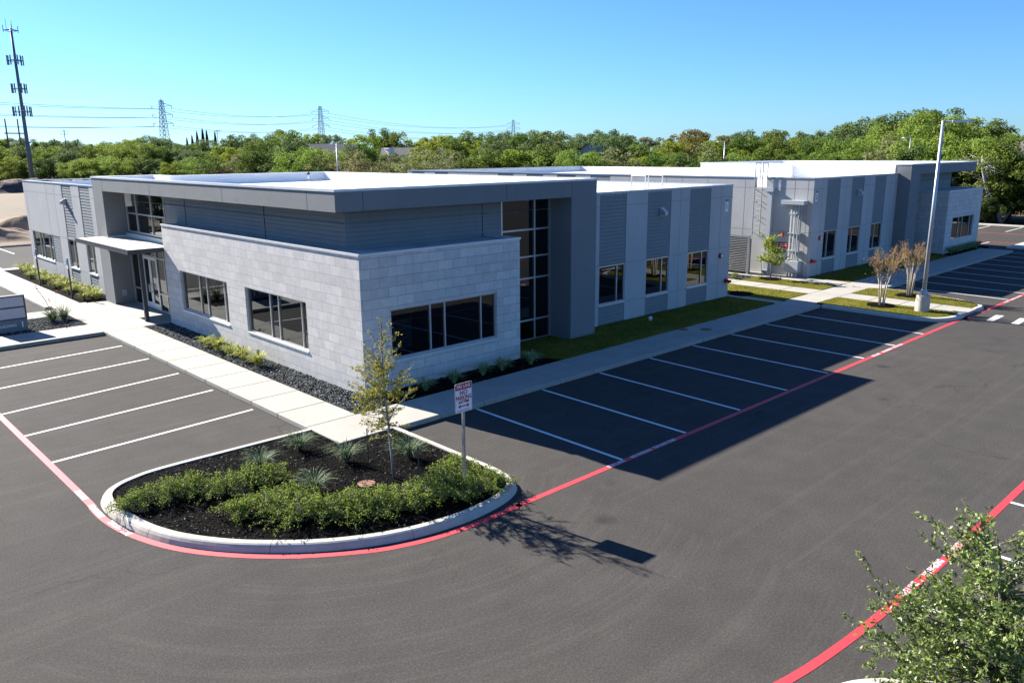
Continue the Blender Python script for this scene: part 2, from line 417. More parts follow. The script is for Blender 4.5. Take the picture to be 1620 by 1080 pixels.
    M['towersteel'] = simple('monopole steel', (.115, .135, .165), .5, .3)
    M['wood'] = simple('weathered timber', (.12, .095, .075), .9)
    M['wire'] = simple('cable', (.10, .12, .14), .6)
mats()
MAST = (29.9, 175.5, 32.0)
PYLONS = [(117.3, 332.7, 29.8, 2.17, 'nearest lattice pylon rising left of the cypresses'), (240.5, 415.9, 34.7, 2.17, 'second lattice pylon above the middle of the tree belt'), (443.4, 463.9, 32.5, 2.2, 'most distant, faintest lattice pylon on the skyline')]
HFRAME = (50.1, 278.5, 18.3, .1)
UPOLES = [(64.8, 278.6, 15.3, 'thin utility pole with two cross beams, just past the phone mast'), (132.0, 314.6, 16.9, 'thin utility pole with two cross beams, just past the cypresses')]
CYP = [(110.0, 291.9, 13.0), (111.6, 290.9, 13.8), (113.2, 290.0, 15.2), (114.9, 288.8, 16.2), (116.1, 288.0, 15.6), (118.6, 286.4, 15.0)]
LAMPS = [(39.4, 71.2, 8.35, 2.5, 'grey parking lamp behind the nearer office roof'), (80.3, 42.3, 8.35, 2.6, 'grey parking lamp rising behind the raised white roof, nearer the roof ladder'), (87.4, 21.5, 8.55, 2.6, 'grey parking lamp rising behind the raised white roof, nearer its overhanging end')]
HOUSES = [(94.0, 164.1, 7, 5, 5.6, 9.4, -.75, 'grey gabled house roof among the trees below the second pylon'), (88.2, 121.4, 6, 5, 5.0, 8.2, -.75, 'grey roofed house with a white chimney between two trees', (-4.5, -2, 8.0)),
          (104.0, 84.3, 4, 4.2, 5.2, 8.6, .2, 'dark steep gabled roof in the trees past the most distant pylon'), (118.0, 15.5, 6, 5, 5.4, 8.3, -1.2, 'brown shingled roof behind the trees at the edge of the far lot')]
HEAPS = [(4.6, 71.5, 6.5, 4.0, 1.7, 1, 'dirt', 'dirt_heap', 'brown dirt heap in the dry field, the one farther from the lot'), (1.0, 65.5, 6.5, 2.6, 1.1, 5, 'dirt', 'dirt_heap', 'low weedy dirt heap just beyond the kerb of the left lot'),
         (26.0, 172.0, 26, 6, 2.6, 3, 'dark_dirt', 'dirt_bank', 'long dark bank of bare earth in front of the tree belt')]
SKY = (1.0, .25, 4.5, .045)
TINT = (.58, .93, 1.38)
SUN = 5.0
EXPO = 1.66
TREES=[(47.0,351.9,13.1,6,2,-70),(46.7,326.1,13.4,0,2,-48),(56.6,359.8,12.8,6,2,-29),(58.0,349.0,13.1,0,2,-13),(61.6,349.9,13.8,2,2,2),(66.0,354.7,13.6,0,2,18),(60.0,308.9,12.6,0,2,38),(68.3,323.7,12.3,2,2,62),(66.6,303.7,12.2,6,2,78),(74.5,319.5,12.5,6,2,97),(76.8,313.8,12.3,6,2,115),(77.1,301.5,10.4,6,2,134),(75.0,280.7,11.4,2,2,153),(83.9,296.5,11.4,0,2,173),(76.5,258.2,12.3,2,2,196),(90.2,285.1,13.2,2,2,219),(90.6,273.5,13.1,6,2,240),(95.8,276.3,11.9,6,2,260),(96.6,267.8,10.5,6,2,279),(85.3,229.6,10.1,0,2,298),(102.4,258.0,12.1,6,2,323),(96.0,231.3,10.7,6,2,348),(103.7,237.0,12.8,0,2,372),(106.9,235.5,13.0,0,2,390),(93.6,198.3,11.6,6,2,415),(101.4,202.0,13.6,0,2,445),(102.8,197.1,13.5,2,2,465),(105.2,190.8,12.9,2,2,495),(103.2,179.1,12.2,6,2,520),(118.8,196.1,11.8,2,2,545),(103.5,163.5,12.1,2,2,572),(117.7,175.3,13.5,0,2,603),(118.2,168.8,12.4,0,2,627),(120.1,163.2,10.9,2,2,656),(125.8,164.1,11.9,2,2,679),(119.4,148.5,11.7,2,2,706),(118.7,141.4,11.9,0,2,731),(117.1,131.6,11.4,0,2,765),(127.8,135.2,11.9,6,2,800),(140.1,140.6,11.9,0,2,832),(129.6,123.6,12.0,0,2,860),(140.4,127.2,11.4,0,2,891),(133.5,115.8,10.2,6,2,915),(142.4,118.3,11.9,6,2,941),(129.0,102.4,11.5,6,2,964),(127.8,96.4,10.2,0,2,992),(144.1,102.9,10.2,5,2,1026),(155.2,105.8,10.1,0,2,1054),(142.0,90.7,11.7,5,2,1086),(146.5,88.9,11.1,5,2,1115),(144.3,81.7,10.2,5,2,1151),(149.4,80.5,11.1,6,2,1178),(143.0,71.7,10.9,0,2,1212),(148.8,70.8,11.2,6,2,1240),(157.4,70.0,10.4,0,2,1276),(146.2,60.1,10.9,6,2,1308),(140.1,52.7,11.7,6,2,1344),(141.3,49.0,12.6,6,2,1381),(133.7,42.3,13.0,6,2,1413),(155.6,46.5,14.0,0,2,1451),(143.1,37.9,13.9,0,2,1487),(159.9,39.1,13.2,2,2,1527),(165.1,36.5,12.3,0,2,1564),(146.7,26.8,10.0,2,2,1604),(155.3,25.3,9.2,2,2,1642),(160.6,22.3,9.3,2,2,1685),(37.6,286.8,10.8,4,1,-60),(39.8,279.3,9.6,2,1,-37),(40.9,262.7,9.4,1,1,-11),(46.0,268.4,9.6,0,1,12),(44.3,243.6,10.0,6,1,35),(48.7,245.7,9.1,6,1,60),(50.8,238.3,9.4,1,1,84),(48.0,215.4,8.6,6,1,106),(59.5,237.9,9.4,0,1,139),(57.3,218.9,8.5,0,1,160),(55.8,202.5,9.6,1,1,182),(62.7,211.7,10.4,1,1,207),(59.6,192.6,9.5,0,1,229),(61.1,186.7,9.0,0,1,254),(64.5,185.2,8.2,6,1,281),(62.4,170.6,8.2,6,1,306),(67.9,171.9,9.3,2,1,337),(68.1,161.5,8.9,2,1,371),(68.0,151.5,9.5,0,1,402),(72.4,152.0,10.2,0,1,429),(70.2,138.9,10.7,6,1,460),(72.4,134.3,7.6,2,1,495),(75.8,130.4,7.7,1,1,534),(71.7,115.5,8.9,0,1,570),(77.9,116.1,6.7,0,1,611),(81.1,113.1,6.9,6,1,646),(73.4,96.7,9.3,2,1,678),(86.6,107.1,9.8,0,1,711),(89.1,103.1,9.6,2,1,748),(81.6,88.3,9.0,6,1,784),(94.0,94.9,10.2,0,1,823),(94.6,88.5,9.4,6,1,866),(99.0,87.6,8.6,6,1,897),(94.3,77.2,7.0,6,1,938),(93.4,70.8,9.6,6,1,978),(94.8,67.3,8.0,1,1,1013),(104.7,68.6,9.0,2,1,1059),(107.7,64.8,9.5,5,1,1103),(97.5,53.9,9.0,2,1,1140),(111.1,57.8,9.3,0,1,1177),(113.4,53.5,9.2,0,1,1225),(113.8,49.4,8.8,1,1,1262),(101.7,39.3,8.8,0,1,1301),(109.7,37.7,8.6,0,1,1356),(115.1,36.2,10.2,2,1,1397),(109.4,30.4,9.9,1,1,1435),(106.6,25.9,11.7,1,1,1478),(115.1,24.2,10.0,0,1,1530),(106.9,18.0,6.8,0,1,1572),(110.7,15.0,7.0,3,1,1627),(112.5,12.2,7.2,0,1,1673),(24.6,213.1,7.2,0,0,-60),(25.6,202.6,5.5,1,0,-35),(30.4,209.5,5.5,4,0,-7),(32.0,198.7,7.2,2,0,20),(33.9,193.9,6.5,0,0,44),(34.9,183.8,7.0,4,0,71),(39.3,185.4,5.3,1,0,104),(40.2,175.2,6.2,1,0,132),(42.9,171.5,6.7,1,0,161),(45.1,164.3,6.1,2,0,197),(50.7,166.8,6.5,4,0,234),(49.2,151.6,5.9,2,0,265),(53.2,149.3,6.2,1,0,303),(50.1,133.2,6.7,0,0,332),(52.8,128.3,6.6,3,0,372),(53.7,121.7,7.7,0,0,405),(55.6,115.7,7.8,4,0,446),(51.4,100.3,7.9,1,0,482),(52.5,95.5,6.8,3,0,517),(51.3,85.2,7.1,3,0,564),(51.5,77.5,6.9,3,0,614),(51.9,70.4,7.0,3,0,667),(58.5,72.0,6.9,3,0,716),(60.8,67.8,7.4,0,0,767),(63.2,64.1,7.8,2,0,816),(65.6,61.7,7.9,0,0,856),(64.4,54.1,7.2,1,0,912),(67.0,49.9,7.1,3,0,972),(73.4,49.7,6.7,2,0,1024),(71.1,43.9,6.8,0,0,1064),(73.5,40.5,7.5,3,0,1118),(74.7,37.2,6.7,1,0,1163),(79.9,36.1,7.3,0,0,1210),(82.2,32.7,6.2,2,0,1264),(83.1,29.0,6.7,4,0,1315),(86.2,27.0,8.3,1,0,1360),(82.9,22.2,8.2,3,0,1406),(77.7,16.6,8.1,4,0,1459),(79.8,14.1,8.5,1,0,1511),(79.4,9.5,6.4,3,0,1581),(81.8,6.2,6.9,3,0,1653)]
# ------------------------------------------------------------------ ground, paving, paint
def sheet(name, poly, z, m, parent=None, **k):
    mb = MB(); mb.poly([(x, y, z) for x, y in poly]); return mb.build(name, M[m], parent, **k)

def rect(x0, y0, x1, y1): return [(x0, y0), (x1, y0), (x1, y1), (x0, y1)]

def catmull(pts, n=6):
    out = []
    for i in range(len(pts) - 1):
        p0 = pts[max(i - 1, 0)]; p1 = pts[i]; p2 = pts[i + 1]; p3 = pts[min(i + 2, len(pts) - 1)]
        for k in range(n):
            t = k / n
            out.append(tuple(.5 * ((2 * b) + (-a + c) * t + (2*a - 5*b + 4*c - d) * t*t + (-a + 3*b - 3*c + d) * t**3) for a, b, c, d in zip(p0, p1, p2, p3)))
    out.append(tuple(pts[-1])); return out

def offsets(pts):
    """left-hand unit normals of an open polyline"""
    N = []
    for i in range(len(pts)):
        a = Vector(pts[max(i - 1, 0)]); b = Vector(pts[min(i + 1, len(pts) - 1)])
        d = (b - a).normalized(); N.append((-d.y, d.x))
    return N

def ribbon(mb, pts, w, z, side=0):
    N = offsets(pts)
    lo, hi = (-w / 2, w / 2) if side == 0 else ((0, w) if side > 0 else (-w, 0))
    for i in range(len(pts) - 1):
        a, b = pts[i], pts[i + 1]; n, m = N[i], N[i + 1]
        mb.poly([(a[0] + n[0]*lo, a[1] + n[1]*lo, z), (b[0] + m[0]*lo, b[1] + m[1]*lo, z), (b[0] + m[0]*hi, b[1] + m[1]*hi, z), (a[0] + n[0]*hi, a[1] + n[1]*hi, z)])

def kerb(name, pts, parent=None, w=.17, h=.15, seg=3.0, batter=.05, inner=1):
    """rounded kerb swept along pts; the road lies on the right-hand side (inner=1: soil to the left)"""
    mb = MB(); prof = [(0, 0), (batter * .5, h * .55), (batter, h * .86), (batter + .035, h), (w, h), (w, h - .10)]
    # cut into cast lengths with a narrow joint
    L = [0]
    for i in range(1, len(pts)): L.append(L[-1] + (Vector(pts[i]) - Vector(pts[i-1])).length)
    tot = L[-1]; k = max(1, round(tot / seg))
    def at(s):
        for i in range(1, len(pts)):
            if L[i] >= s - 1e-9:
                t = (s - L[i-1]) / max(1e-9, L[i] - L[i-1]); return tuple(a + (b - a) * t for a, b in zip(pts[i-1], pts[i]))
        return pts[-1]
    for j in range(k):
        s0 = tot * j / k + (.006 if j else 0); s1 = tot * (j + 1) / k - (.006 if j < k - 1 else 0)
        ss = [s0] + [x for x in L if s0 + .02 < x < s1 - .02] + [s1]
        P = [at(s) for s in ss]; N = offsets(P)
        rows = [[(p[0] + n[0]*d*inner, p[1] + n[1]*d*inner, z) for d, z in prof] for p, n in zip(P, N)]
        for a, b in zip(rows, rows[1:]):
            for q in range(len(prof) - 1): mb.poly([a[q], b[q], b[q+1], a[q+1]])
        mb.poly(rows[0]); mb.poly(rows[-1][::-1])
    return mb.build(name, M['kerb'], parent, kind=None if parent else 'structure')

S = dict(kind='structure')
sheet('ground', rect(-1500, -900, 2600, 2600), -.03, 'field', **S)
lot = sheet('parking_lot', rect(-130, -64, 72.4, 58.9), 0.0, 'asphalt', **S)  # asphalt extended far out of view to darken the window reflections

# sidewalks: slabs with open joints over a darker bed
def slabs(name, x0, y0, x1, y1, along, n, z=.15, h=.15):
    mb = MB(); g = .007
    for k in range(n):
        if along == 'x':
            a = x0 + (x1 - x0) * k / n; b = x0 + (x1 - x0) * (k + 1) / n
            mb.box(a + (g if k else 0), y0, z - h, b - (g if k < n - 1 else 0), y1, z)
        else:
            a = y0 + (y1 - y0) * k / n; b = y0 + (y1 - y0) * (k + 1) / n
            mb.box(x0, a + (g if k else 0), z - h, x1, b - (g if k < n - 1 else 0), z)
    o = mb.build(name, M['concrete'], None, bevel=.018, **S)
    mb = MB(); mb.box(x0 + .03, y0 + .03, 0, x1 - .03, y1 - .03, z - .012); mb.build('joint_bed', M['joint'], o)
    return o
slabs('sidewalk', -4.52, 1.69, -2.97, 26.2, 'y', 15)
slabs('sidewalk', -4.78, 26.21, -3.22, 42.2, 'y', 10)
slabs('sidewalk', -4.52, 0.0, 21.62, 1.68, 'x', 16)
slabs('sidewalk', 21.63, .36, 28.0, 1.82, 'x', 4)
slabs('sidewalk', 28.01, -.18, 50.4, 1.92, 'x', 12)
slabs('sidewalk', 24.0, 1.83, 25.55, 24.0, 'y', 14)
slabs('sidewalk', 24.05, -5.5, 25.6, .35, 'y', 4)
slabs('sidewalk', 20.5, 1.69, 21.2, 30, 'y', 15)
slabs('sidewalk', 27.45, 1.93, 29.0, 44, 'y', 24)
slabs('entry_landing', -2.96, 18.22, -1.15, 25.95, 'y', 3)
# far end of the left wing: strip at the lot edge
slabs('sidewalk', -4.78, 42.21, -.5, 43.2, 'x', 3)
# entry forecourt island strips
slabs('sidewalk', -14, 18.3, -4.53, 20.35, 'x', 6)
slabs('sidewalk', -14, 23.55, -4.53, 25.15, 'x', 6)

# planting beds
def bed(name, poly, z, m): 
    mb = MB(); mb.prism(poly, -.02, z); return mb.build(name, M[m], None, **S)
rock_bed = [(-2.96, 1.70), (-1.9, 1.70), (-1.9, 3.1), (-1.79, 3.1), (-1.79, 18.21), (-2.96, 18.21)]
bed('gravel_bed', rock_bed, .10, 'mulch')
front_bed = [(-1.89, 1.70), (5.6, 1.70), (5.35, 2.4), (4.75, 3.0), (-1.89, 3.0)]
bed('planting_bed', front_bed, .12, 'mulch')
bed('planting_bed', [(-3.21, 26.3), (-1.42, 25.96), (-1.42, 42.2), (-3.21, 42.2)], .10, 'mulch')
mono_bed = rect(-13.9, 20.36, -4.53, 23.54)
bed('gravel_bed', mono_bed, .11, 'mulch')
bed('gravel_bed', [(25.6, 6.6), (27.44, 6.6), (27.44, 14), (25.6, 14)], .10, 'mulch')

lawns = []
def lawn(poly, z=.17):
    mb = MB(); mb.prism(poly, -.02, z); o = mb.build('lawn', M['lawn'], None, **S); lawns.append((poly, z)); return o
lawn([(5.62, 1.70), (20.49, 1.76), (20.49, 4.33), (9.6, 4.33), (9.6, 3.55), (7.9, 3.55), (7.9, 4.6), (4.9, 4.6), (4.8, 3.02), (5.38, 2.42)])
lawn([(21.21, 1.84), (23.98, 1.84), (23.98, 6.6), (21.21, 6.6)])
lawn([(25.58, 1.84), (27.43, 1.94), (27.43, 6.58), (25.58, 6.58)])
lawn([(29.02, 1.94), (44.5, 1.94), (44.5, 2.6), (45.2, 2.66), (45.2, 3.6), (40.3, 4.38), (29.02, 4.38)])
lawn([(21.95, .34), (24.03, .34), (24.03, -5.2), (23.2, -5.25), (22.5, -4.95), (22.05, -4.4), (21.95, -3.9)])
lawn([(25.62, .34), (27.6, .34), (28.15, -.2), (28.0, -2.0), (27.5, -3.9), (27.0, -5.0), (26.5, -5.25), (25.62, -5.25)])
bed('planting_bed', [(45.3, 1.94), (52.5, 1.94), (52.3, 2.68), (45.3, 2.64)], .14, 'mulch')

# the big corner island
isl = [(-4.5, 1.66), (-6.5, 1.70), (-8.4, 1.72)] + [(-9.15, 1.58), (-9.65, 1.32), (-9.95, .90), (-10.06, .25), (-10.0, -.6), (-9.85, -1.45), (-9.53, -2.30), (-8.94, -3.22), (-8.2, -4.0), (-7.59, -4.50), (-7.0, -4.86), (-6.43, -5.12), (-5.75, -5.32), (-4.96, -5.42), (-4.33, -5.40), (-3.66, -5.28), (-3.12, -5.02), (-2.82, -4.6), (-2.70, -4.0)] + [(-2.68, -3.0), (-2.66, -1.2), (-2.66, -.01)]
isl = catmull(isl, 4)
kerb('kerb', isl, w=.24, batter=.075, seg=2.9)
N = offsets(isl)
inner = [(p[0] + n[0]*.22, p[1] + n[1]*.22) for p, n in zip(isl, N)]
island_soil = inner + [(-2.9, -.01), (-4.53, -.01), (-4.53, 1.45)]
bed('planting_bed', island_soil, .115, 'mulch')

# lot islands by the lamp
kerb('kerb', catmull([(21.66, -.01), (21.66, -2.0), (21.68, -3.9), (21.82, -4.6), (22.2, -5.15), (22.8, -5.45), (23.5, -5.52), (24.04, -5.5)], 4), w=.28)
kerb('kerb', catmull([(25.61, -5.5), (26.35, -5.55), (26.95, -5.35), (27.3, -4.95), (27.7, -4.1), (28.2, -2.2), (28.4, -.6), (28.4, -.2)], 4), w=.26)
# near island under the oak in the corner
NX, NY = -.33, -.04
nose = catmull([(x + NX, y + NY) for x, y in [(-2.9, -19), (-2.9, -15.2), (-3.0, -14.4), (-3.35, -13.65), (-3.9, -13.1), (-4.4, -12.85), (-4.8, -12.78), (-5.3, -12.95), (-5.75, -13.5), (-5.9, -14.4), (-5.9, -19)]], 4)
kerb('kerb', nose, w=.22, inner=1)
mb = MB(); mb.prism([(x + NX, y + NY) for x, y in [(-3.1, -19), (-3.1, -15), (-3.2, -14.5), (-3.5, -13.8), (-4.0, -13.3), (-4.4, -13.07), (-4.8, -13.0), (-5.2, -13.1), (-5.55, -13.6), (-5.7, -14.4), (-5.7, -19)]], -.02, .13); mb.build('lawn', M['lawn'], None, **S)
lawns.append(([(-6.0, -17), (-3.6, -17), (-3.6, -14.6), (-4.7, -13.4), (-5.7, -13.5)], .13))
# outer kerbs
kerb('kerb', [(-130, 58.9), (72.5, 58.9)][::-1], seg=6)
kerb('kerb', [(72.35, -64), (72.35, 58.8)], seg=6, inner=-1)
mb = MB(); mb.box(52.9, -.9, 0, 57.2, .9, .14); mb.build('kerb', M['kerb'], None, bevel=.04, **S)
kerb('kerb', [(50.42, -.2), (50.42, 2.2), (53.0, 3.2), (53.4, 40)], seg=3, inner=-1)

# ---- paint
def stripe(x0, y0, x1, y1, w=.102, m='white_paint', z=.004):
    mb = MB(); ribbon(mb, [(x0, y0), (x1, y1)], w, z); return mb.build('stall_line', M[m], lot)
right_st = [((.05, -.02), (-.03, -5.49)), ((2.80, -.02), (2.66, -5.48)), ((5.57, -.02), (5.38, -5.47)), ((8.35, -.02), (8.14, -5.47)), ((11.06, -.02), (10.93, -5.46)), ((13.78, -.02), (13.71, -5.46)), ((16.54, -.02), (16.44, -5.47)), ((19.36, -.02), (19.24, -5.48))]
for a, b in right_st: stripe(*a, *b)
for y0, y1 in ((4.58, 4.15), (7.35, 6.76), (10.12, 9.32), (12.92, 12.35), (15.77, 15.2)): stripe(-4.66, y0, -10.08, y1)
for k in range(11):
    x = 30.35 + 2.53 * k
    stripe(x, -.2, x - .35, -5.62)
for x in (3.95, 1.2, -1.55, 6.7, 9.45, 12.2, 14.95): stripe(x, -12.78, x + .02, -18.2)
for x in (-.25, -3.0, -5.75, -8.5, 2.5): stripe(x, 58.6, x, 53.2); stripe(x + .15, 43.3, x + .05, 47.0)
for y in (7.5, 4.8, 2.1, 10.2, -.6, 13): stripe(72.0, y, 66.6, y - .1)
for y in (3.2, .86, 6.0): stripe(53.6, y, 57.0, y - .05)
stripe(-9.0, 27.0, -5.4, 27.2)
# red fire lane bands
red = MB()
path = [(-10.16, 18.2), (-10.16, 9), (-10.15, 1.6)] + [(-10.18, .6), (-10.17, -.2), (-10.02, -1.2), (-9.62, -2.35), (-8.98, -3.35), (-8.08, -4.30), (-7.02, -5.05), (-6.4, -5.33), (-5.7, -5.52), (-4.8, -5.60), (-3.6, -5.59), (-2.6, -5.58)] + [(8, -5.57), (22, -5.57), (24, -5.60), (27, -5.66), (62, -5.85)]
ribbon(red, catmull(path, 5), .15, .005)
red.build('fire_lane_band', M['red_paint'], lot)
red = MB(); ribbon(red, catmull([(-5.7, -12.2), (-4.9, -12.38), (-4.0, -12.5), (-2.6, -12.6), (-.4, -12.66), (2, -12.70), (24, -12.75)], 5), .145, .005); red.build('fire_lane_band', M['red_paint'], lot)
for x in (64.7, 57.0):
    red = MB(); ribbon(red, [(x, -3), (x + .0, 40)], .15, .004); red.build('fire_lane_band', M['red_paint'], lot)
# crosswalk bars
mb = MB(); 
for a in (0, -.95, -1.9, -2.85, -3.8): mb.poly([(23.88, -6.40 + a, .0045), (23.9, -6.68 + a, .0045), (25.52, -6.64 + a, .0045), (25.42, -6.34 + a, .0045)])
for i in range(5):
    s = MB(); s.v = mb.v[i*4:i*4+4]; s.f = [(0, 1, 2, 3)]; s.m = [0]; s.build('crosswalk_bar', M['white_paint'], lot)
# stencilled words on the red bands
def stencil(words, x0, x1, y, d=(1, 0), up=(0, 1), h=.13):
    w = x1 - x0
    text_mesh('fire_lane_stencil', words, h * 1.25, M['stencil'], lot, plane_matrix((x0 + w / 2, y, .0075), (*d, 0), (*up, 0)), xs=1.0, bold=.006)
def fit_text(words, cx, cy, length, ang, h=.125):
    d = (math.cos(ang), math.sin(ang)); u = (-d[1], d[0])
    o = text_mesh('fire_lane_stencil', words, h * 1.35, M['stencil'], lot, plane_matrix((cx, cy, .0075), (*d, 0), (*u, 0)), bold=.007)
    xs = [v.co.x * d[0] + v.co.y * d[1] for v in o.data.vertices]; L = max(xs) - min(xs); k = length / L
    for v in o.data.vertices:
        px, py = v.co.x - cx, v.co.y - cy
        a = px * d[0] + py * d[1]; b = px * u[0] + py * u[1]; a *= k
        v.co.x = cx + a * d[0] + b * u[0]; v.co.y = cy + a * d[1] + b * u[1]
    return o
for x in (-.62, 14.2, 29.0, 43.0):
    y = -5.57 if x < 25 else -5.70
    fit_text('FIRE LANE', x + .29, y, .60, 0); fit_text('NO PARKING', x + 1.25, y, .80, 0); fit_text('TOW AWAY ZONE', x + 2.21, y, .92, 0)
fit_text('FIRE LANE', -1.15, -12.64, .60, 0); fit_text('NO PARKING', -.1, -12.66, .80, 0); fit_text('TOW AWAY ZONE', .95, -12.68, .92, 0)
fit_text('FIRE LANE', -10.16, 1.55, .62, -math.pi/2); fit_text('NO PARKING', -10.18, .45, .80, -math.pi/2 - .01); fit_text('TOW AWAY ZONE', -10.10, -.72, .92, -math.pi/2 + .1)
fit_text('FIRE LANE', -10.16, 16.2, .62, -math.pi/2)
# round covers in the front walk and the island
def lid(x, y, z, r, m):
    mb = MB(); mb.tube_profile((x, y, z), [(r, 0), (r, .008), (r * .93, .012), (r * .9, .006), (r*.5, .007)], 24)
    return mb.build('access_cover', M[m], None, smooth=False)
tag(lid(12.62, 1.50, .15, .20, 'rust'), 'round rusty access cover in the front sidewalk, the one nearer the lawn', 'cover')
tag(lid(13.25, .84, .15, .23, 'rust'), 'round rusty access cover in the front sidewalk, the one nearer the parking stalls', 'cover')
tag(lid(-5.43, -2.57, .118, .20, 'rust'), 'orange brown round access cover set in the dark mulch of the corner island', 'cover')

# loose ground cover
def inside(p, poly):
    c = False; j = len(poly) - 1
    for i in range(len(poly)):
        a, b = poly[i], poly[j]
        if (a[1] > p[1]) != (b[1] > p[1]) and p[0] < (b[0] - a[0]) * (p[1] - a[1]) / (b[1] - a[1]) + a[0]: c = not c
        j = i
    return c
def scatter(poly, n, r=rng):
    xs = [p[0] for p in poly]; ys = [p[1] for p in poly]; out = []
    while len(out) < n:
        p = (r.uniform(min(xs), max(xs)), r.uniform(min(ys), max(ys)))
        if inside(p, poly): out.append(p)
    return out
def chips(poly, n, z, size=(.02, .06), name='mulch_chips'):
    mb = MB()
    for x, y in scatter(poly, n):
        a = rng.uniform(0, math.pi); l = rng.uniform(*size); w = rng.uniform(.006, .016)
        d = Vector((math.cos(a), math.sin(a), rng.uniform(-.5, .5))) * l * .5
        e = Vector((-math.sin(a), math.cos(a), rng.uniform(-.8, .8))) * w
        c = Vector((x, y, z + rng.uniform(.004, .022)))
        mb.poly([c - d - e, c + d - e * .6, c + d + e * .6, c - d + e])
    mb.build(name, M['chips'], None, kind='stuff', label='dark shredded mulch lying in the planting beds')
chips(island_soil, 9000, .115)
chips(front_bed, 2500, .12)
def stones(poly, n, z, r0=.02, r1=.045):
    mb = MB(); T = [(0, 0, 1)] + [(math.cos(k * math.pi / 3), math.sin(k * math.pi / 3), .25) for k in range(6)] + [(math.cos(k * math.pi / 3 + .5) * .8, math.sin(k * math.pi / 3 + .5) * .8, -.5) for k in range(6)]
    for x, y in scatter(poly, n):
        r = rng.uniform(r0, r1); a = rng.uniform(0, 6.3); sx = rng.uniform(.75, 1.35); sz = rng.uniform(.5, .8)
        b = len(mb.v); ca, sa = math.cos(a), math.sin(a); zz = z + rng.uniform(-.005, .03)
        for u, v, w in T:
            u *= sx * r * rng.uniform(.85, 1.12); v *= r / sx * rng.uniform(.85, 1.12)
            mb.v.append((x + u * ca - v * sa, y + u * sa + v * ca, zz + w * r * sz))
        for k in range(6):
            k2 = (k + 1) % 6
            mb.f.append((b, b + 1 + k, b + 1 + k2)); mb.f.append((b + 1 + k, b + 7 + k, b + 7 + k2, b + 1 + k2)); mb.m += [0, 0]
    mb.build('river_rock', M['stones'], None, smooth=True, kind='stuff', label='grey river rock filling the bed along the stone wall')
stones(rock_bed, 8500, .10)
stones(rect(-8.4, 20.4, -4.6, 23.5), 3600, .11)
stones([(25.65, 6.7), (27.4, 6.7), (27.4, 9.6), (25.65, 9.6)], 1200, .10)
for poly, z in lawns:
    xs = [p[0] for p in poly]; ys = [p[1] for p in poly]
    n = int((max(xs) - min(xs)) * (max(ys) - min(ys)) * 170); mb = MB()
    for x, y in scatter(poly, n):
        a = rng.uniform(0, 6.3); h = rng.uniform(.02, .05); w = rng.uniform(.008, .02)
        lx, ly = rng.uniform(-.03, .03), rng.uniform(-.03, .03)
        mb.poly([(x - w * math.cos(a), y - w * math.sin(a), z), (x + w * math.cos(a), y + w * math.sin(a), z), (x + lx, y + ly, z + h)])
    mb.build('grass', M['blade'], None, kind='stuff', label='short mown grass, part green and part straw coloured')
# ------------------------------------------------------------------ buildings
FRAME = .055
def window(parent, F, a0, a1, z0, z1, ms, hs=(), rec=.12, sill=True, depth=.09, fr=FRAME):
    """aluminium frame with mullions; panes and sill are its sub-parts"""
    f = MB()
    A = [a0] + sorted(ms) + [a1]
    for i, a in enumerate(A):
        lo, hi = (a, a + fr) if i == 0 else ((a - fr, a) if i == len(A) - 1 else (a - fr / 2, a + fr / 2))
        F.box(f, lo, hi, z0, z1, -rec - depth * .5, -rec + depth * .5)
    Z = [z0] + sorted(hs) + [z1]
    for i, z in enumerate(Z):
        lo, hi = (z, z + fr) if i == 0 else ((z - fr, z) if i == len(Z) - 1 else (z - fr / 2, z + fr / 2))
        F.box(f, a0 + .002, a1 - .002, lo, hi, -rec - depth * .5 + .003, -rec + depth * .5 - .003)
    w = f.build('window', M['alu'], parent)
    g = MB()
    for i in range(len(A) - 1):
        for j in range(len(Z) - 1):
            e = .02
            F.quad(g, A[i] + e, A[i+1] - e, Z[j] + e, Z[j+1] - e, -rec)
    g.build('pane', M['glass'], w)
    if sill:
        s = MB(); F.box(s, a0 - .0, a1 + .0, z0 - .06, z0 - .003, -rec - .03, .03); s.build('sill', M['whitecoping'], w)
    return w

def joint(mb, F, a0, a1, z0, z1): F.box(mb, a0, a1, z0, z1, -.02, .003)

def wall_lamp(parent, F, a, z):
    mb = MB()
    F.box(mb, a - .15, a + .15, z - .18, z + .20, .0, .03)
    for k in range(5):  # forward-leaning housing
        d0, d1 = .03 + k * .05, .08 + k * .05
        F.box(mb, a - .13 + k*.006, a + .13 - k*.006, z - .14 + k * .006, z + .17 - k * .035, d0, d1)
    o = mb.build('wall_lamp', M['poleg'], parent)
    l = MB(); F.box(l, a - .09, a + .09, z - .145, z - .141, .06, .26); l.build('lens', M['white_enamel'], o)

def coping(mb, F, a0, a1, z, w=.3, h=.06): F.box(mb, a0, a1, z, z + h, -w, .02)

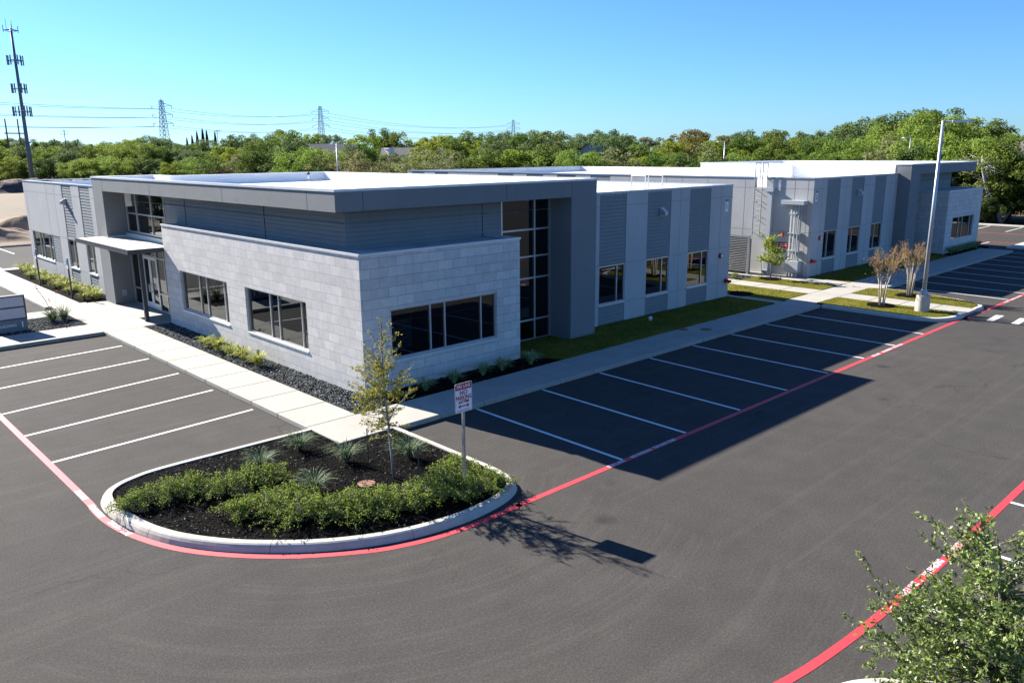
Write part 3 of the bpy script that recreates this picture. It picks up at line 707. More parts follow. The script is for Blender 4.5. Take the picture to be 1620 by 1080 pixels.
def alarm_and_inlet(parent, F, ab, zb, ai, zi, sgn):
    mb = MB()
    # bell on a round backbox
    c = Vector(F.p(ab, zb, .0)); n = Vector(F.p(ab, zb, 1)) - c
    mb.tube([c, c + n * .05], .13, 16); mb.tube([c + n * .05, c + n * .09, c + n * .12, c + n * .13], [.12, .11, .06, .02], 16)
    bell = mb.build('alarm_bell', M['red_fixture'], parent)
    mb = MB(); mb.tube([c + n * .09, c + n * .136], [.075, .06], 14); mb.build('strobe_lens', M['white_enamel'], bell)
    mb = MB(); c = Vector(F.p(ai, zi, 0)); s = Vector(F.p(ai + sgn, zi, 0)) - c
    mb.tube([c, c + n * .16], .07, 12); mb.tube([c + n * .02, c + n * .05], .13, 14)
    for k in (-1, 1):
        q = c + n * .16; mb.tube([q, q + n * .10 + s * .10 * k + Vector((0, 0, -.03))], [.06, .075], 12)
    mb.build('fire_hose_inlet', M['red_fixture'], parent)

def number_plate(parent, F, a, z, dig, right):
    mb = MB(); F.box(mb, a - .13, a + .13, z - .29, z + .29, .003, .02); o = mb.build('number_plate', M['white_enamel'], parent)
    mb = MB(); F.box(mb, a - .13, a + .13, z + .18, z + .29, .0205, .024); mb.build('header', M['sign_dark'], o)
    text_mesh('digit', dig, .36, M['sign_dark'], o, plane_matrix(F.p(a, z - .06, .024), right, (0, 0, 1)), bold=.01)
    text_mesh('lettering', 'BLDG', .085, M['white_enamel'], o, plane_matrix(F.p(a, z + .235, .028), right, (0, 0, 1)))

BZ = .0
# ================= building 1
b1 = empty('office_building', (8, 14, 0), label='long grey office building with pale stone corner, closest to the corner island', cat='building', group='single storey office buildings')
st = MB(); FX = Face('x-', -1.81); FY = Face('y-', 2.96)
WL = [(12.13, 16.62, .95, 2.60), (6.22, 10.63, .95, 2.60)]
WR = (-.76, 3.62, 1.06, 2.65)
FX.wall(st, 2.96, 18.16, BZ, 4.36, WL); FY.wall(st, -1.81, 4.71, BZ, 4.36, [WR])
Face('y+', 18.16).wall(st, -1.81, -1.2, BZ, 4.36); Face('x+', 4.71).wall(st, 2.96, 4.68, BZ, 4.36)
stone1 = st.build('stone_wall', M['stone'], b1)
cp = MB()
cp.box(-1.84, 2.93, 4.36, 4.74, 3.09, 4.43); cp.box(-1.84, 3.09, 4.36, -1.68, 18.19, 4.43); cp.box(4.58, 3.09, 4.36, 4.74, 4.69, 4.43); cp.box(-1.68, 18.03, 4.36, -1.13, 18.19, 4.43)
cp.build('wall_cap', M['whitecoping'], stone1)
lr = MB(); lr.box(-1.67, 3.10, 4.24, 4.57, 4.69, 4.345); lr.box(-1.67, 4.70, 4.24, -1.13, 18.02, 4.345)
for (x, y, l) in ((-1.0, 3.9, .5), (.9, 4.2, .35), (2.6, 3.8, .45), (-1.4, 8.3, .4), (-1.5, 12.4, .5)): lr.box(x, y, 4.346, x + l, y + .12, 4.352)
lr.build('low_roof', M['lowroof'], b1)
window(b1, FX, *WL[0], [14.87, 14.18, 12.58]); window(b1, FX, *WL[1], [8.88, 8.27, 6.68]); window(b1, FY, *WR, [.80, 1.39, 2.95])
# poster inside the front window
ps = MB(); ps.box(-.55, 3.27, 1.30, .22, 3.285, 2.42); po = ps.build('window_poster', M['white_enamel'], b1)
ps = MB(); ps.box(-.50, 3.262, 2.22, .17, 3.268, 2.38); ps.build('banner', M['sign_red'], po)
text_mesh('lettering', 'Sudhrp', .20, M['sign_dark'], po, plane_matrix((-.16, 3.262, 2.05), (1, 0, 0), (0, 0, 1)), bold=.004)
for k, w in enumerate((.42, .36, .48, .30)):
    q = MB(); q.box(-.16 - w/2, 3.262, 1.80 - k * .13, -.16 + w/2, 3.267, 1.83 - k * .13); q.build('text_line', M['sign_dark'], po)
# clerestory siding under the raised roof
GY = 4.70; GX = -1.12
FGY = Face('y-', GY); FGX = Face('x-', GX)

for a, b in ((GX - .02, 4.52), (4.535, 5.44)): cl = MB(); FGY.lap(cl, a, b, 4.30, 5.63); cl.build('clerestory_siding', M['siding'], b1)
for a, b in ((4.72, 10.0), (10.015, 17.1), (17.115, 19.40)): cl = MB(); FGX.lap(cl, a, b, 4.30, 5.63); cl.build('clerestory_siding', M['siding'], b1)
for q in ((4.523, 4.672, 4.4, 4.532, 4.69, 5.62), (-1.15, 10.003, 4.36, -1.12, 10.012, 5.62), (-1.15, 17.103, 4.36, -1.12, 17.112, 5.62)): tr = MB(); tr.box(*q); tr.build('siding_joint', M['black'], b1)
# curtain glazing: right (facing the stalls) and over the entry
window(b1, Face('y-', GY + .02), 5.46, 8.06, .12, 5.60, [7.20], [.93, 2.57, 3.40, 4.43], rec=.03, sill=False, fr=.065)
window(b1, Face('x-', -1.14), 19.43, 24.36, 3.66, 5.58, [21.06, 22.98], [4.56], rec=.03, sill=False, fr=.065)
sf = window(b1, Face('x-', -1.18), 18.17, 20.98, .16, 3.22, [20.00], [1.0, 2.66], rec=.03, sill=False, fr=.06)
window(b1, Face('x-', -1.18), 22.80, 24.36, .16, 3.22, [], [.96, 2.66], rec=.03, sill=False, fr=.06)
window(b1, Face('x-', -1.18), 21.0, 22.79, 2.67, 3.22, [], [], rec=.03, sill=False, fr=.05)
FD = Face('x-', -1.18)
for (a0, a1, hd) in ((21.01, 21.89, 21.80), (21.91, 22.78, 22.0)):
    d = MB()
    FD.box(d, a0, a0 + .12, .17, 2.64, -.06, .0); FD.box(d, a1 - .12, a1, .17, 2.64, -.06, .0)
    FD.box(d, a0 + .12, a1 - .12, 2.50, 2.64, -.058, -.002); FD.box(d, a0 + .12, a1 - .12, .17, .45, -.058, -.002)
    dr = d.build('door', M['whitecoping'], b1)
    g = MB(); FD.quad(g, a0 + .1, a1 - .1, .43, 2.52, -.03); g.build('pane', M['glass'], dr)
    h = MB(); p = lambda z, dd: FD.p(hd, z, dd); h.tube([p(.98, .0), p(.98, .07), p(1.0, .09), p(1.32, .09), p(1.34, .07), p(1.34, .0)], .018, 8); h.build('handle', M['alu'], dr)
# sill wall strip between canopy and upper glazing
sp = MB(); FGX.quad(sp, 18.1, 24.4, 3.22, 3.68, -.0); sp.build('spandrel', M['stucco'], b1)
text_mesh('lettering', '100', .16, M['white_enamel'], sf, plane_matrix((-1.215, 21.9, 2.95), (0, -1, 0), (0, 0, 1)))
# piers and raised roof
ru = MB()
Face('y-', 3.6).wall(ru, 8.06, 9.49, BZ, 5.62); Face('x-', 8.06).wall(ru, 3.6, GY + .05, BZ, 5.62); Face('x+', 9.49).wall(ru, 3.6, 4.36, BZ, 5.62)
pier0 = ru.build('pier', M['stucco'], b1); ru = MB(); Face('x-', -2.10).wall(ru, 24.42, 25.86, BZ, 5.62); Face('y-', 24.42).wall(ru, -2.10, GX + .05, BZ, 5.62); Face('y+', 25.86).wall(ru, -2.10, -1.4, BZ, 5.62)
pier1 = ru.build('pier', M['stucco'], b1)
ob = MB(); ob.box(-1.75, 24.395, .55, -1.53, 24.417, .85); ob.build('outlet_cover', M['coping'], pier1)
foot = [(-2.10, 3.6), (9.49, 3.6), (9.49, 23.6), (1.0, 23.6), (1.0, 25.86), (-2.10, 25.86)]
def ring_roof(parent, foot, z0, z1, ins, deckz, joints=()):
    fa = MB(); k = len(foot)
    for i in range(k):
        a, b = foot[i], foot[(i + 1) % k]
        fa.poly([(*a, z0), (*b, z0), (*b, z1 - .06), (*a, z1 - .06)])
    fa.poly([(*p, z0) for p in foot][::-1])
    fa.mi = 1
    for F, a in joints: F.box(fa, a - .008, a + .008, z0 + .01, z1 - .08, -.01, .002)
    fs = fa.build('fascia', [M['stucco'], M['black']], parent)
    inn = []
    for i in range(k):
        p0, p, p1 = Vector(foot[i-1]), Vector(foot[i]), Vector(foot[(i+1) % k])
        e0 = (p - p0).normalized(); e1 = (p1 - p).normalized()
        n0 = Vector((-e0.y, e0.x)); n1 = Vector((-e1.y, e1.x)); q = p + (n0 + n1) * ins / max(.2, 1 + n0.dot(n1)); inn.append((q.x, q.y))
    out = []
    for i in range(k):
        p0, p, p1 = Vector(foot[i-1]), Vector(foot[i]), Vector(foot[(i+1) % k])
        e0 = (p - p0).normalized(); e1 = (p1 - p).normalized()
        n0 = Vector((-e0.y, e0.x)); n1 = Vector((-e1.y, e1.x)); q = p - (n0 + n1) * .025 / max(.2, 1 + n0.dot(n1)); out.append((q.x, q.y))
    c = MB()
    for i in range(k):
        j = (i + 1) % k
        c.poly([(*out[i], z1 - .075), (*out[j], z1 - .075), (*out[j], z1), (*out[i], z1)]); c.poly([(*out[i], z1), (*out[j], z1), (*inn[j], z1 - .01), (*inn[i], z1 - .01)])
        c.poly([(*foot[i], z1 - .075), (*foot[j], z1 - .075), (*out[j], z1 - .075), (*out[i], z1 - .075)])
    c.build('coping', M['whitecoping'], fs)
    d = MB()
    for i in range(k):
        j = (i + 1) % k
        d.poly([(*inn[i], z1 - .012), (*inn[j], z1 - .012), (*inn[j], deckz), (*inn[i], deckz)])
    d.poly([(*p, deckz) for p in inn]); d.build('raised_roof', M['membrane'], parent)
    return fs
fs1 = ring_roof(b1, foot, 5.62, 6.28, .28, 5.80, [(Face('y-', 3.6), x) for x in (-1.14, 4.72, 8.07)] + [(Face('x-', -2.10), y) for y in (24.3, 18.26, 11.2, 5.2)])
# raised roof back walls above the main roof
bw = MB(); Face('x+', 9.40).wall(bw, 4.4, 23.55, 4.9, 5.63); Face('y+', 23.55).wall(bw, -1.4, 9.40, 4.9, 5.63); Face('y+', 25.8).wall(bw, -1.4, 1, 4.9, 5.63); bw.build('roof_upstand', M['membrane'], b1)
# lightning/vent finial on the roof
vt = MB(); vt.tube([(3.65, 15.2, 5.8), (3.65, 15.2, 6.38)], .022, 8); v_ = vt.build('roof_vent', M['white_enamel'], b1)
vt = MB(); vt.tube([(3.65, 15.2, 6.12), (3.65, 15.2, 6.2)], .03, 8); vt.build('band', M['red_fixture'], v_)
vt = MB(); vt.tube_profile((3.65, 15.2, 6.36), [(.03, 0), (.085, .03), (.09, .09), (.02, .14)], 10); vt.build('cap', M['darksteel'], v_)
vt = MB(); vt.tube_profile((3.4, 9.4, 5.8), [(.12, 0), (.12, .10), (.05, .14)], 12); vt.build('roof_drain', M['darksteel'], b1)

def strip_wing(parent, F, a0, a1, ztop, strips, wins, joints, hj, zb=0.0):
    """panel wall with recessed lap-siding strips and windows; strips (a0,a1,z0,z1), wins (a0,a1,z0,z1,[mullions])"""
    holes = [(*s, .055) for s in strips] + [(*w[:4], .14) for w in wins]
    wl = MB(); F.wall(wl, a0, a1, zb, ztop, holes)
    for s in strips: mb = MB(); F.lap(mb, *s, d=-.032); mb.build('siding_strip', M['siding'], parent)
    for q in wins: window(parent, F, q[0], q[1], q[2], q[3], q[4], rec=.07)
    mb = wl; mb.mi = 1
    for a in joints: F.box(mb, a - .008, a + .008, zb + .05, ztop - .02, -.02, .0025)
    for z in hj:
        cuts = sorted([a0] + [c for h in holes if h[2] < z + .03 and z - .03 < h[3] for c in (h[0], h[1])] + [a1])
        for i in range(0, len(cuts) - 1, 2):
            if cuts[i+1] - cuts[i] > .05: F.box(mb, cuts[i], cuts[i+1], z - .007, z + .007, -.02, .0022)
    w = mb.build('panel_wall', [M['precast'], M['joint']], parent)
    c = MB(); coping(c, F, a0 - .02, a1 + .02, ztop, .25, .05); c.build('coping', M['coping'], w)
    return w
# right wing
F1 = Face('y-', 4.35); TOP = 5.62
S1, S2, S3 = (10.58, 12.30), (13.75, 15.46), (16.90, 18.62)
strip_wing(b1, F1, 9.49, 20.50, TOP, [(a, b, z0, z1) for a, b in (S1, S2, S3) for z0, z1 in ((.02, .97), (2.68, 5.56))],
           [(a, b, 1.03, 2.66, [b - .52]) for a, b in (S1, S2, S3)], [16.18, 19.53], [5.09, 2.67, .98])
wall_lamp(b1, F1, 14.75, 4.66); number_plate(b1, F1, 20.0, 4.68, '1', (1, 0, 0)); alarm_and_inlet(b1, F1, 19.63, 2.28, 20.25, .98, 1)
# left wing
F2 = Face('x-', -1.42)
strip_wing(b1, F2, 25.86, 42.30, 5.70, [(35.42, 37.05, 1.0, 2.63), (32.05, 33.85, 2.68, 5.64), (28.82, 30.62, 2.68, 5.64), (32.25, 33.9, .02, .97), (29.05, 30.5, .02, .97)],
           [(37.15, 41.50, 1.0, 2.63, [40.0, 39.3, 37.9]), (32.25, 33.93, 1.02, 2.64, [32.85]), (29.05, 30.52, 1.02, 2.64, [29.6])], [37.1, 35.4, 41.75], [5.10, 2.655, .985])
wall_lamp(b1, F2, 33.4, 4.74)
# remaining outer walls and main roof
ow = MB(); Face('x+', 20.50).wall(ow, 4.35, 42.3, 0, 5.62); Face('y+', 42.30).wall(ow, -1.42, 20.5, 0, 5.62); ow.build('panel_wall', M['precast'], b1)
mr = MB(); dz = 5.15
mr.poly([(-1.2, 4.6, dz), (20.3, 4.6, dz), (20.3, 42.1, dz), (-1.2, 42.1, dz)])
for q in ((20.28, 4.6, 20.28, 42.1), (-1.18, 42.08, 20.3, 42.08), (9.5, 4.62, 20.3, 4.62), (-1.18, 25.9, -1.18, 42.1)): mr.poly([(q[0], q[1], dz), (q[2], q[3], dz), (q[2], q[3], 5.64), (q[0], q[1], 5.64)])
mr.build('main_roof', M['membrane'], b1)
cp = MB(); cp.box(20.25, 4.6, 5.621, 20.53, 42.32, 5.675); cp.box(-1.42, 42.05, 5.705, 20.25, 42.32, 5.756); cp.build('coping', M['coping'], b1)
# roof hatch rails seen over the right wing
for x in (16.9, 18.25):
    hr = MB(); pts = [(x, 6.9, dz), (x, 6.9, 6.12), (x, 7.75, 6.12), (x, 7.75, dz)]
    for a, b in zip(pts, pts[1:]): hr.tube([a, b], .03, 6)
    hr.tube([(x, 6.9, 5.6), (x, 7.75, 5.6)], .025, 6); hr.build('hatch_rail', M['galv'], b1)
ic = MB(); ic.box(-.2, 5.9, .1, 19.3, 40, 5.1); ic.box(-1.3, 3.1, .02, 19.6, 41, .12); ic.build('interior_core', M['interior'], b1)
# entry canopy: its slab, gutter edge, post
ca = MB()
ca.box(-3.20, 18.18, 3.395, -1.16, 25.30, 3.42); cn = ca.build('canopy', M['canopytop'], b1)
ce = MB(); ce.box(-3.30, 18.12, 3.24, -3.20, 25.38, 3.43); ce.box(-3.2, 18.12, 3.24, -1.84, 18.18, 3.43); ce.box(-3.2, 25.30, 3.24, -2.17, 25.38, 3.43)
for k in range(15): ce.box(-3.312, 18.5 + k * .47, 3.395, -3.302, 18.72 + k * .47, 3.428)
ce.box(-3.2, 18.18, 3.26, -1.16, 25.3, 3.28); ce.build('edge_beam', M['darksteel'], cn)
cf = MB(); cf.box(-1.24, 18.2, 3.42, -1.15, 24.4, 3.60); cf.box(-2.15, 24.33, 3.42, -1.24, 24.41, 3.50); cf.build('flashing', M['whitecoping'], cn)
pt = MB(); pt.box(-2.56, 19.06, .15, -2.40, 19.22, 3.26); pt.build('post', M['darksteel'], cn, bevel=.01)

# ================= building 2
b2 = empty('office_building', (40, 12, 0), label='farther grey office building with west side ladder and stone end by the tree belt', cat='building', group='single storey office buildings')
G1 = Face('y-', 4.40)
s = [(30.62, 32.30), (33.84, 35.52), (37.10, 38.76)]
strip_wing(b2, G1, 29.0, 40.62, 5.68, [(a, b, z0, z1) for a, b in s for z0, z1 in ((.02, 1.0), (2.70, 5.62))],
           [(a, b, 1.06, 2.68, [a + .55]) for a, b in s], [30.05, 33.1, 36.3, 39.6], [5.12, 2.69, 1.02])
wall_lamp(b2, G1, 34.8, 4.72); number_plate(b2, G1, 29.35, 4.72, '2', (1, 0, 0)); alarm_and_inlet(b2, G1, 30.1, 2.32, 29.3, 1.06, 1)
# west wall with the ladder notch
GW = Face('x-', 29.0)
pat = [(41.84, 40.02), (38.55, 36.79), (30.51, 28.76), (27.30, 25.56), (24.12, 22.31), (20.88, 19.11)]
hl = [(b, a, 2.7, 5.6, .055) for a, b in pat]
ww = MB(); GW.wall(ww, 4.40, 42.5, 0, 5.68, hl + [(7.32, 8.05, 5.12, 5.68, .25)])
for a, b in pat: lp = MB(); GW.lap(lp, b, a, 2.7, 5.6, d=-.032); lp.build('siding_strip', M['siding'], b2)
jn = ww; jn.mi = 1
for a in (4.74, 5.53, 8.7, 11.3, 13.2, 14.4, 16.0, 17.4, 32.5, 34.0, 35.5): GW.box(jn, a - .01, a + .01, .05, 5.6, -.02, .0025)
for z in (5.11, 2.67, 1.0):
    for a0, a1 in ((4.4, 7.3), (8.07, 19.1)): GW.box(jn, a0, a1, z - .009, z + .009, -.02, .0022)
w2 = jn.build('panel_wall', [M['precast'], M['joint']], b2)
cp = MB(); cp.box(28.97, 4.40, 5.681, 29.25, 7.31, 5.735); cp.box(28.97, 8.06, 5.681, 29.25, 42.5, 5.735); cp.build('coping', M['coping'], w2)
ow = MB(); Face('x+', 52.2).wall(ow, 5, 42.5, 0, 5.6); Face('y+', 42.5).wall(ow, 29, 52.2, 0, 5.6); ow.build('panel_wall', M['precast'], b2)
mr = MB(); dz = 5.12; mr.poly([(29.02, 4.5, dz), (52.1, 4.5, dz), (52.1, 42.4, dz), (29.02, 42.4, dz)])
for q in ((29.22, 8.06, 29.22, 42.4), (29.22, 4.6, 29.22, 7.31), (29.2, 42.38, 52, 42.38), (29.2, 4.62, 40.6, 4.62), (52, 20, 52, 42.4)): mr.poly([(q[0], q[1], dz), (q[2], q[3], dz), (q[2], q[3], 5.66), (q[0], q[1], 5.66)])
mr.build('main_roof', M['membrane'], b2)
cp = MB(); cp.box(29.25, 42.25, 5.62, 52.2, 42.52, 5.70); cp.build('coping', M['coping'], b2)
# pier, raised roof, stone end
ru = MB(); Face('y-', 3.6).wall(ru, 40.62, 42.25, 0, 5.64); Face('x-', 40.62).wall(ru, 3.6, 4.42, 0, 5.64); Face('x+', 42.25).wall(ru, 3.6, 4.72, 0, 5.64); ru.build('pier', M['stucco'], b2)
foot2 = [(40.62, 3.6), (53.05, 3.6), (53.05, 19.6), (40.62, 19.6)]
ring_roof(b2, foot2, 5.64, 6.33, .28, 5.82)
bw = MB(); Face('x-', 40.66).wall(bw, 4.42, 19.5, 5.12, 5.68); Face('x-', 40.60).wall(bw, 4.62, 19.55, 5.4, 6.25); Face('y+', 19.5).wall(bw, 40.66, 52, 5.12, 5.66); bw.build('roof_upstand', M['membrane'], b2)
bx = MB(); bx.box(40.2, 11.7, 5.125, 40.58, 12.1, 6.2); bx.build('roof_return', M['membrane'], b2)
window(b2, Face('y-', 4.72), 42.27, 44.7, .12, 5.62, [43.2], [.93, 2.57, 3.40, 4.43], rec=.03, sill=False, fr=.065)
for F, a, b in ((Face('y-', 4.70), 44.72, 51.3), (Face('x+', 51.3), 4.70, 18)): cl = MB(); F.lap(cl, a, b, 4.3, 5.65); cl.build('clerestory_siding', M['siding'], b2)
st = MB(); W2 = (46.5, 50.9, 1.0, 2.58)
Face('y-', 2.70).wall(st, 45.25, 52.2, 0, 4.38, [W2]); Face('x-', 45.25).wall(st, 2.70, 4.70, 0, 4.38); Face('x+', 52.2).wall(st, 2.7, 18, 0, 4.38)
s2 = st.build('stone_wall', M['stone'], b2)
cp = MB(); cp.box(45.22, 2.67, 4.38, 52.23, 2.83, 4.45); cp.box(45.22, 2.83, 4.38, 45.38, 4.68, 4.45); cp.box(52.07, 2.83, 4.38, 52.23, 18, 4.45); cp.build('wall_cap', M['whitecoping'], s2)
lr = MB(); lr.box(45.39, 2.84, 4.25, 52.06, 4.69, 4.36); lr.build('low_roof', M['lowroof'], b2)
window(b2, Face('y-', 2.70), *W2, [48.0, 48.75, 50.3])
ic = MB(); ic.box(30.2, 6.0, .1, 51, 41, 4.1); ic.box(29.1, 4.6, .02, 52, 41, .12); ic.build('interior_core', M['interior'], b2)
# west wall equipment
ld = MB(); x = 28.80
for y in (7.48, 7.96):
    ld.tube([(x, y, 2.3), (x, y, 6.55)], .028, 6)
    ld.tube([(x, y, 6.52), (29.35, y, 6.52)], .026, 6); ld.tube([(29.35, y, 6.52), (29.35, y, 5.3)], .026, 6); ld.tube([(x, y, 6.05), (29.35, y, 6.05)], .022, 6)
    for z in (2.5, 3.4, 4.3, 5.0): ld.tube([(x, y, z), (29.0, y, z)], .02, 6)
for k in range(12): ld.tube([(x, 7.48, 2.45 + k * .29), (x, 7.96, 2.45 + k * .29)], .018, 6)
ld.build('roof_ladder', M['ladder'], b2)
ds = MB(); ds.box(28.72, 6.72, 4.92, 28.995, 7.22, 5.14); ds.box(28.80, 6.82, .35, 28.995, 7.10, 4.92); ds.box(28.66, 6.82, .18, 28.96, 7.10, .35); ds.build('downspout', M['conduit'], b2)
el = MB(); el.box(28.48, 4.68, 4.26, 28.995, 6.05, 4.48); el.build('conduit_hood', M['conduit'], b2)
el = MB()
for k in range(7): el.tube([(28.80 - (k % 2) * .1, 4.94 + k * .10, 1.05), (28.80 - (k % 2) * .1, 4.94 + k * .10, 4.27)], .036, 8)
for z in (1.6, 2.6, 3.7): el.box(28.66, 4.88, z, 28.995, 5.62, z + .05)
el.build('conduit_run', M['conduit'], b2)
el = MB(); el.box(28.55, 4.80, .42, 28.995, 5.62, 1.06); el.build('meter_cabinet', M['conduit'], b2, bevel=.01)
el = MB()
for k in range(4): el.tube([(28.75, 4.95 + k * .18, .1), (28.75, 4.95 + k * .18, .43)], .05, 8)
el.build('conduit_stub', M['conduit'], b2)
al = MB(); al.box(28.90, 6.0, 2.38, 28.995, 6.22, 2.60); a_ = al.build('fire_strobe', M['red_fixture'], b2); q = MB(); q.box(28.885, 6.06, 2.40, 28.90, 6.16, 2.47); q.build('lens', M['white_enamel'], a_)
al = MB(); al.box(28.96, 5.70, 1.70, 28.995, 6.30, 2.04); a_ = al.build('fire_notice', M['sign_red'], b2)
for k in range(2): q = MB(); q.box(28.954, 5.78, 1.93 - k * .1, 28.959, 6.22, 1.96 - k * .1); q.build('text_line', M['white_enamel'], a_)
al = MB(); al.box(28.72, 5.62, 2.60, 28.995, 5.78, 2.70); al.build('wall_camera', M['darksteel'], b2)
# louvred screen between the buildings
lv = empty('louvred_screen', (27.9, 9.0, 0), label='dark louvred metal screen standing between the two office buildings', cat='screen')
fr = MB(); fr.box(27.72, 7.46, 0.1, 27.84, 7.58, 2.42); fr.box(27.72, 12.4, .1, 27.84, 12.52, 2.42); fr.box(27.72, 7.58, 2.34, 27.84, 12.4, 2.42); fr.build('frame', M['galv'], lv)
sl = MB()
for k in range(20): z = .32 + k * .10; sl.poly([(27.73, 7.58, z), (27.73, 12.4, z), (27.83, 12.4, z + .075), (27.83, 7.58, z + .075)])
sl.build('slats', M['louver'], lv)
ic = MB(); ic.box(27.9, 7.6, .15, 28.2, 12.4, 2.2); ic.build('backing', M['darksteel'], lv)
# ------------------------------------------------------------------ plants
def leafquad(mb, c, d, n, l, w):
    """rhombic leaf: centre c, along d, facing n"""
    e = n.cross(d)
    if e.length < 1e-6: e = d.orthogonal()
    e = e.normalized() * w
    mb.poly([c - d * l, c - d * l * .1 + e, c + d * l, c - d * l * .1 - e])

def rvec(r): 
    while True:
        v = Vector((r.uniform(-1, 1), r.uniform(-1, 1), r.uniform(-1, 1)))
        if .02 < v.length < 1: return v.normalized()

def tree_meshes(seed, h, rad, base, nclump, per, leaf, kind='round', crad=.9, trunk_r=.16, sparse=0.0):
    """returns (trunk MB, crown MB) for a tree of height h standing at the origin"""
    r = random.Random(seed); T = MB(); K = MB()
    cz = (base + h) / 2; hz = (h - base) / 2
    lean = Vector((r.uniform(-.04, .04), r.uniform(-.04, .04), 0))
    fork = base + hz * .35
    T.tube([(0, 0, -.1), (lean.x * 2, lean.y * 2, fork * .5), (lean.x * 4, lean.y * 4, fork)], [trunk_r * 1.3, trunk_r, trunk_r * .8], 7)
    clumps = []
    for i in range(nclump):
        for _ in range(40):
            v = rvec(r) * (r.random() ** .38)
            if kind == 'cone':
                t = (v.z + 1) / 2; v = Vector((v.x * (1.05 - t), v.y * (1.05 - t), v.z))
            if kind == 'spread' and v.z < -.35: continue
            if kind == 'round' and v.z < -.75: continue
            break
        wob = 1 + .28 * math.sin(3 * math.atan2(v.y, v.x) + seed) + r.uniform(-.12, .12)
        c = Vector((v.x * rad * wob, v.y * rad * wob, cz + v.z * hz * (1 + r.uniform(-.1, .1))))
        if c.z < base * .7: c.z = base * .7 + r.random() * .3
        clumps.append((c, crad * r.uniform(.6, 1.25), v))
    order = r.sample(clumps, min(len(clumps), 16))
    for c, cr, v in order:
        a = Vector((lean.x * 4, lean.y * 4, fork * r.uniform(.75, 1.0)))
        mid = (a + c) / 2 + Vector((r.uniform(-.2, .2), r.uniform(-.2, .2), r.uniform(-.1, .4)))
        T.tube([a, mid, c], [trunk_r * .55, trunk_r * .32, trunk_r * .1], 5)
    for c, cr, v in clumps:
        n = int(per * (cr / crad) ** 1.6)
        for _ in range(n):
            u = rvec(r)
            if u.z < -.2 and r.random() < .45: u.z = -u.z
            p = c + Vector((u.x, u.y, u.z * .75)) * cr * (r.random() ** .33)
            nn = (u + rvec(r) * .8).normalized(); d = nn.cross(rvec(r))
            if d.length < 1e-4: continue
            leafquad(K, p, d.normalized(), nn, leaf * r.uniform(.6, 1.25), leaf * r.uniform(.3, .55))
    return T, K

KINDS = [  # name, label words, crown material, bark, list of (seed, height, radius, base, clumps, leaves per clump, leaf, kind)
 ('oak_tree', 'dark green round oak', 'lf_oak', 'bark', [(1, 9, 3.7, 1.2, 74, 150, .19, 'round', 1.05), (2, 9, 4.1, 1.1, 78, 150, .19, 'round', 1.1)]),
 ('mesquite_tree', 'bright feathery green mesquite', 'lf_mesq', 'bark', [(3, 6, 3.6, .8, 74, 190, .12, 'spread', .9), (4, 6, 3.9, .7, 78, 190, .12, 'spread', .9)]),
 ('elm_tree', 'yellow green elm', 'lf_elm', 'bark', [(5, 9, 3.2, 1.2, 70, 140, .18, 'round', .95), (6, 9, 3.5, 1.2, 70, 140, .18, 'round', 1.0)]),
 ('brush_tree', 'dull olive brown scrub', 'lf_brush', 'greybark', [(7, 5.5, 3.0, .4, 64, 130, .12, 'round', .8)]),
 ('cedar_tree', 'dark cedar', 'lf_cedar', 'bark', [(9, 6, 2.8, .2, 70, 150, .14, 'round', .75)]),
 ('russet_oak_tree', 'russet tinged oak', 'lf_rust', 'bark', [(11, 9, 3.5, 1.2, 70, 140, .18, 'round', 1.0)]),
 ('live_oak_tree', 'grey green live oak', 'lf_live', 'bark', [(13, 9, 4.3, 1.0, 80, 150, .19, 'round', 1.1), (14, 9, 4.0, 1.1, 76, 150, .19, 'round', 1.05)]),
]
PROTO = {}
def place_tree(kind, var, x, y, h, rz, label, group, wide=1.0):
    nm, words, lm, bm, vs = KINDS[kind]; var %= len(vs); key = (kind, var); v = vs[var]
    if key not in PROTO:
        root = empty(nm, (0, 0, 0)); T, K = tree_meshes(v[0], v[1], v[2], v[3], v[4], v[5], v[6], v[7], v[8])
        T.build('trunk', M[bm], root, smooth=True); K.build('crown', M[lm], root)
        PROTO[key] = root; o = root
    else: o = copy_tree(PROTO[key])
    s = h / v[1]
    o.location = (x, y, -.03); o.rotation_euler = (0, 0, rz); o.scale = (s * wide, s * wide, s)
    tag(o, label, 'tree', group); return o

PLACE = [(40, 'at the foot of the phone mast'), (110, 'just past the phone mast'), (200, 'between phone mast and nearest pylon'), (290, 'below the nearest pylon'),
         (370, 'near the slim cypresses'), (470, 'between cypresses and second pylon'), (545, 'below the second pylon'), (640, 'by the grey house roofs'),
         (740, 'behind the strip of grey wall'), (860, 'below the most distant pylon'), (980, 'by the dark gabled roof'),
         (1080, 'behind the long white roof'), (1200, 'by the lamp behind the ladder'), (1330, 'behind the raised white roof'), (1450, 'by the lamp near the tall pole'), (1560, 'above the far stone end'), (9999, 'at the edge of the far parking lot')]
ROWN = ['front', 'middle', 'skyline']
rt = random.Random(77)
for x, y, h, k, row, u in TREES:
    pl = next(p for lim, p in PLACE if u < lim)
    w = KINDS[k][1]; nm = KINDS[k][0].replace('_', ' ')
    tall = 'tall ' if h > 12 else ('low ' if h < 7 else '')
    lab = f'{tall}{w} {pl}, {ROWN[row]} row'
    g = f'trees of the belt {pl}'
    wd = rt.uniform(.95, 1.25) * (1.15 if h < 8 else .92)
    place_tree(k, rt.randrange(2), x, y, h, rt.uniform(0, 6.28), lab, g, wd)
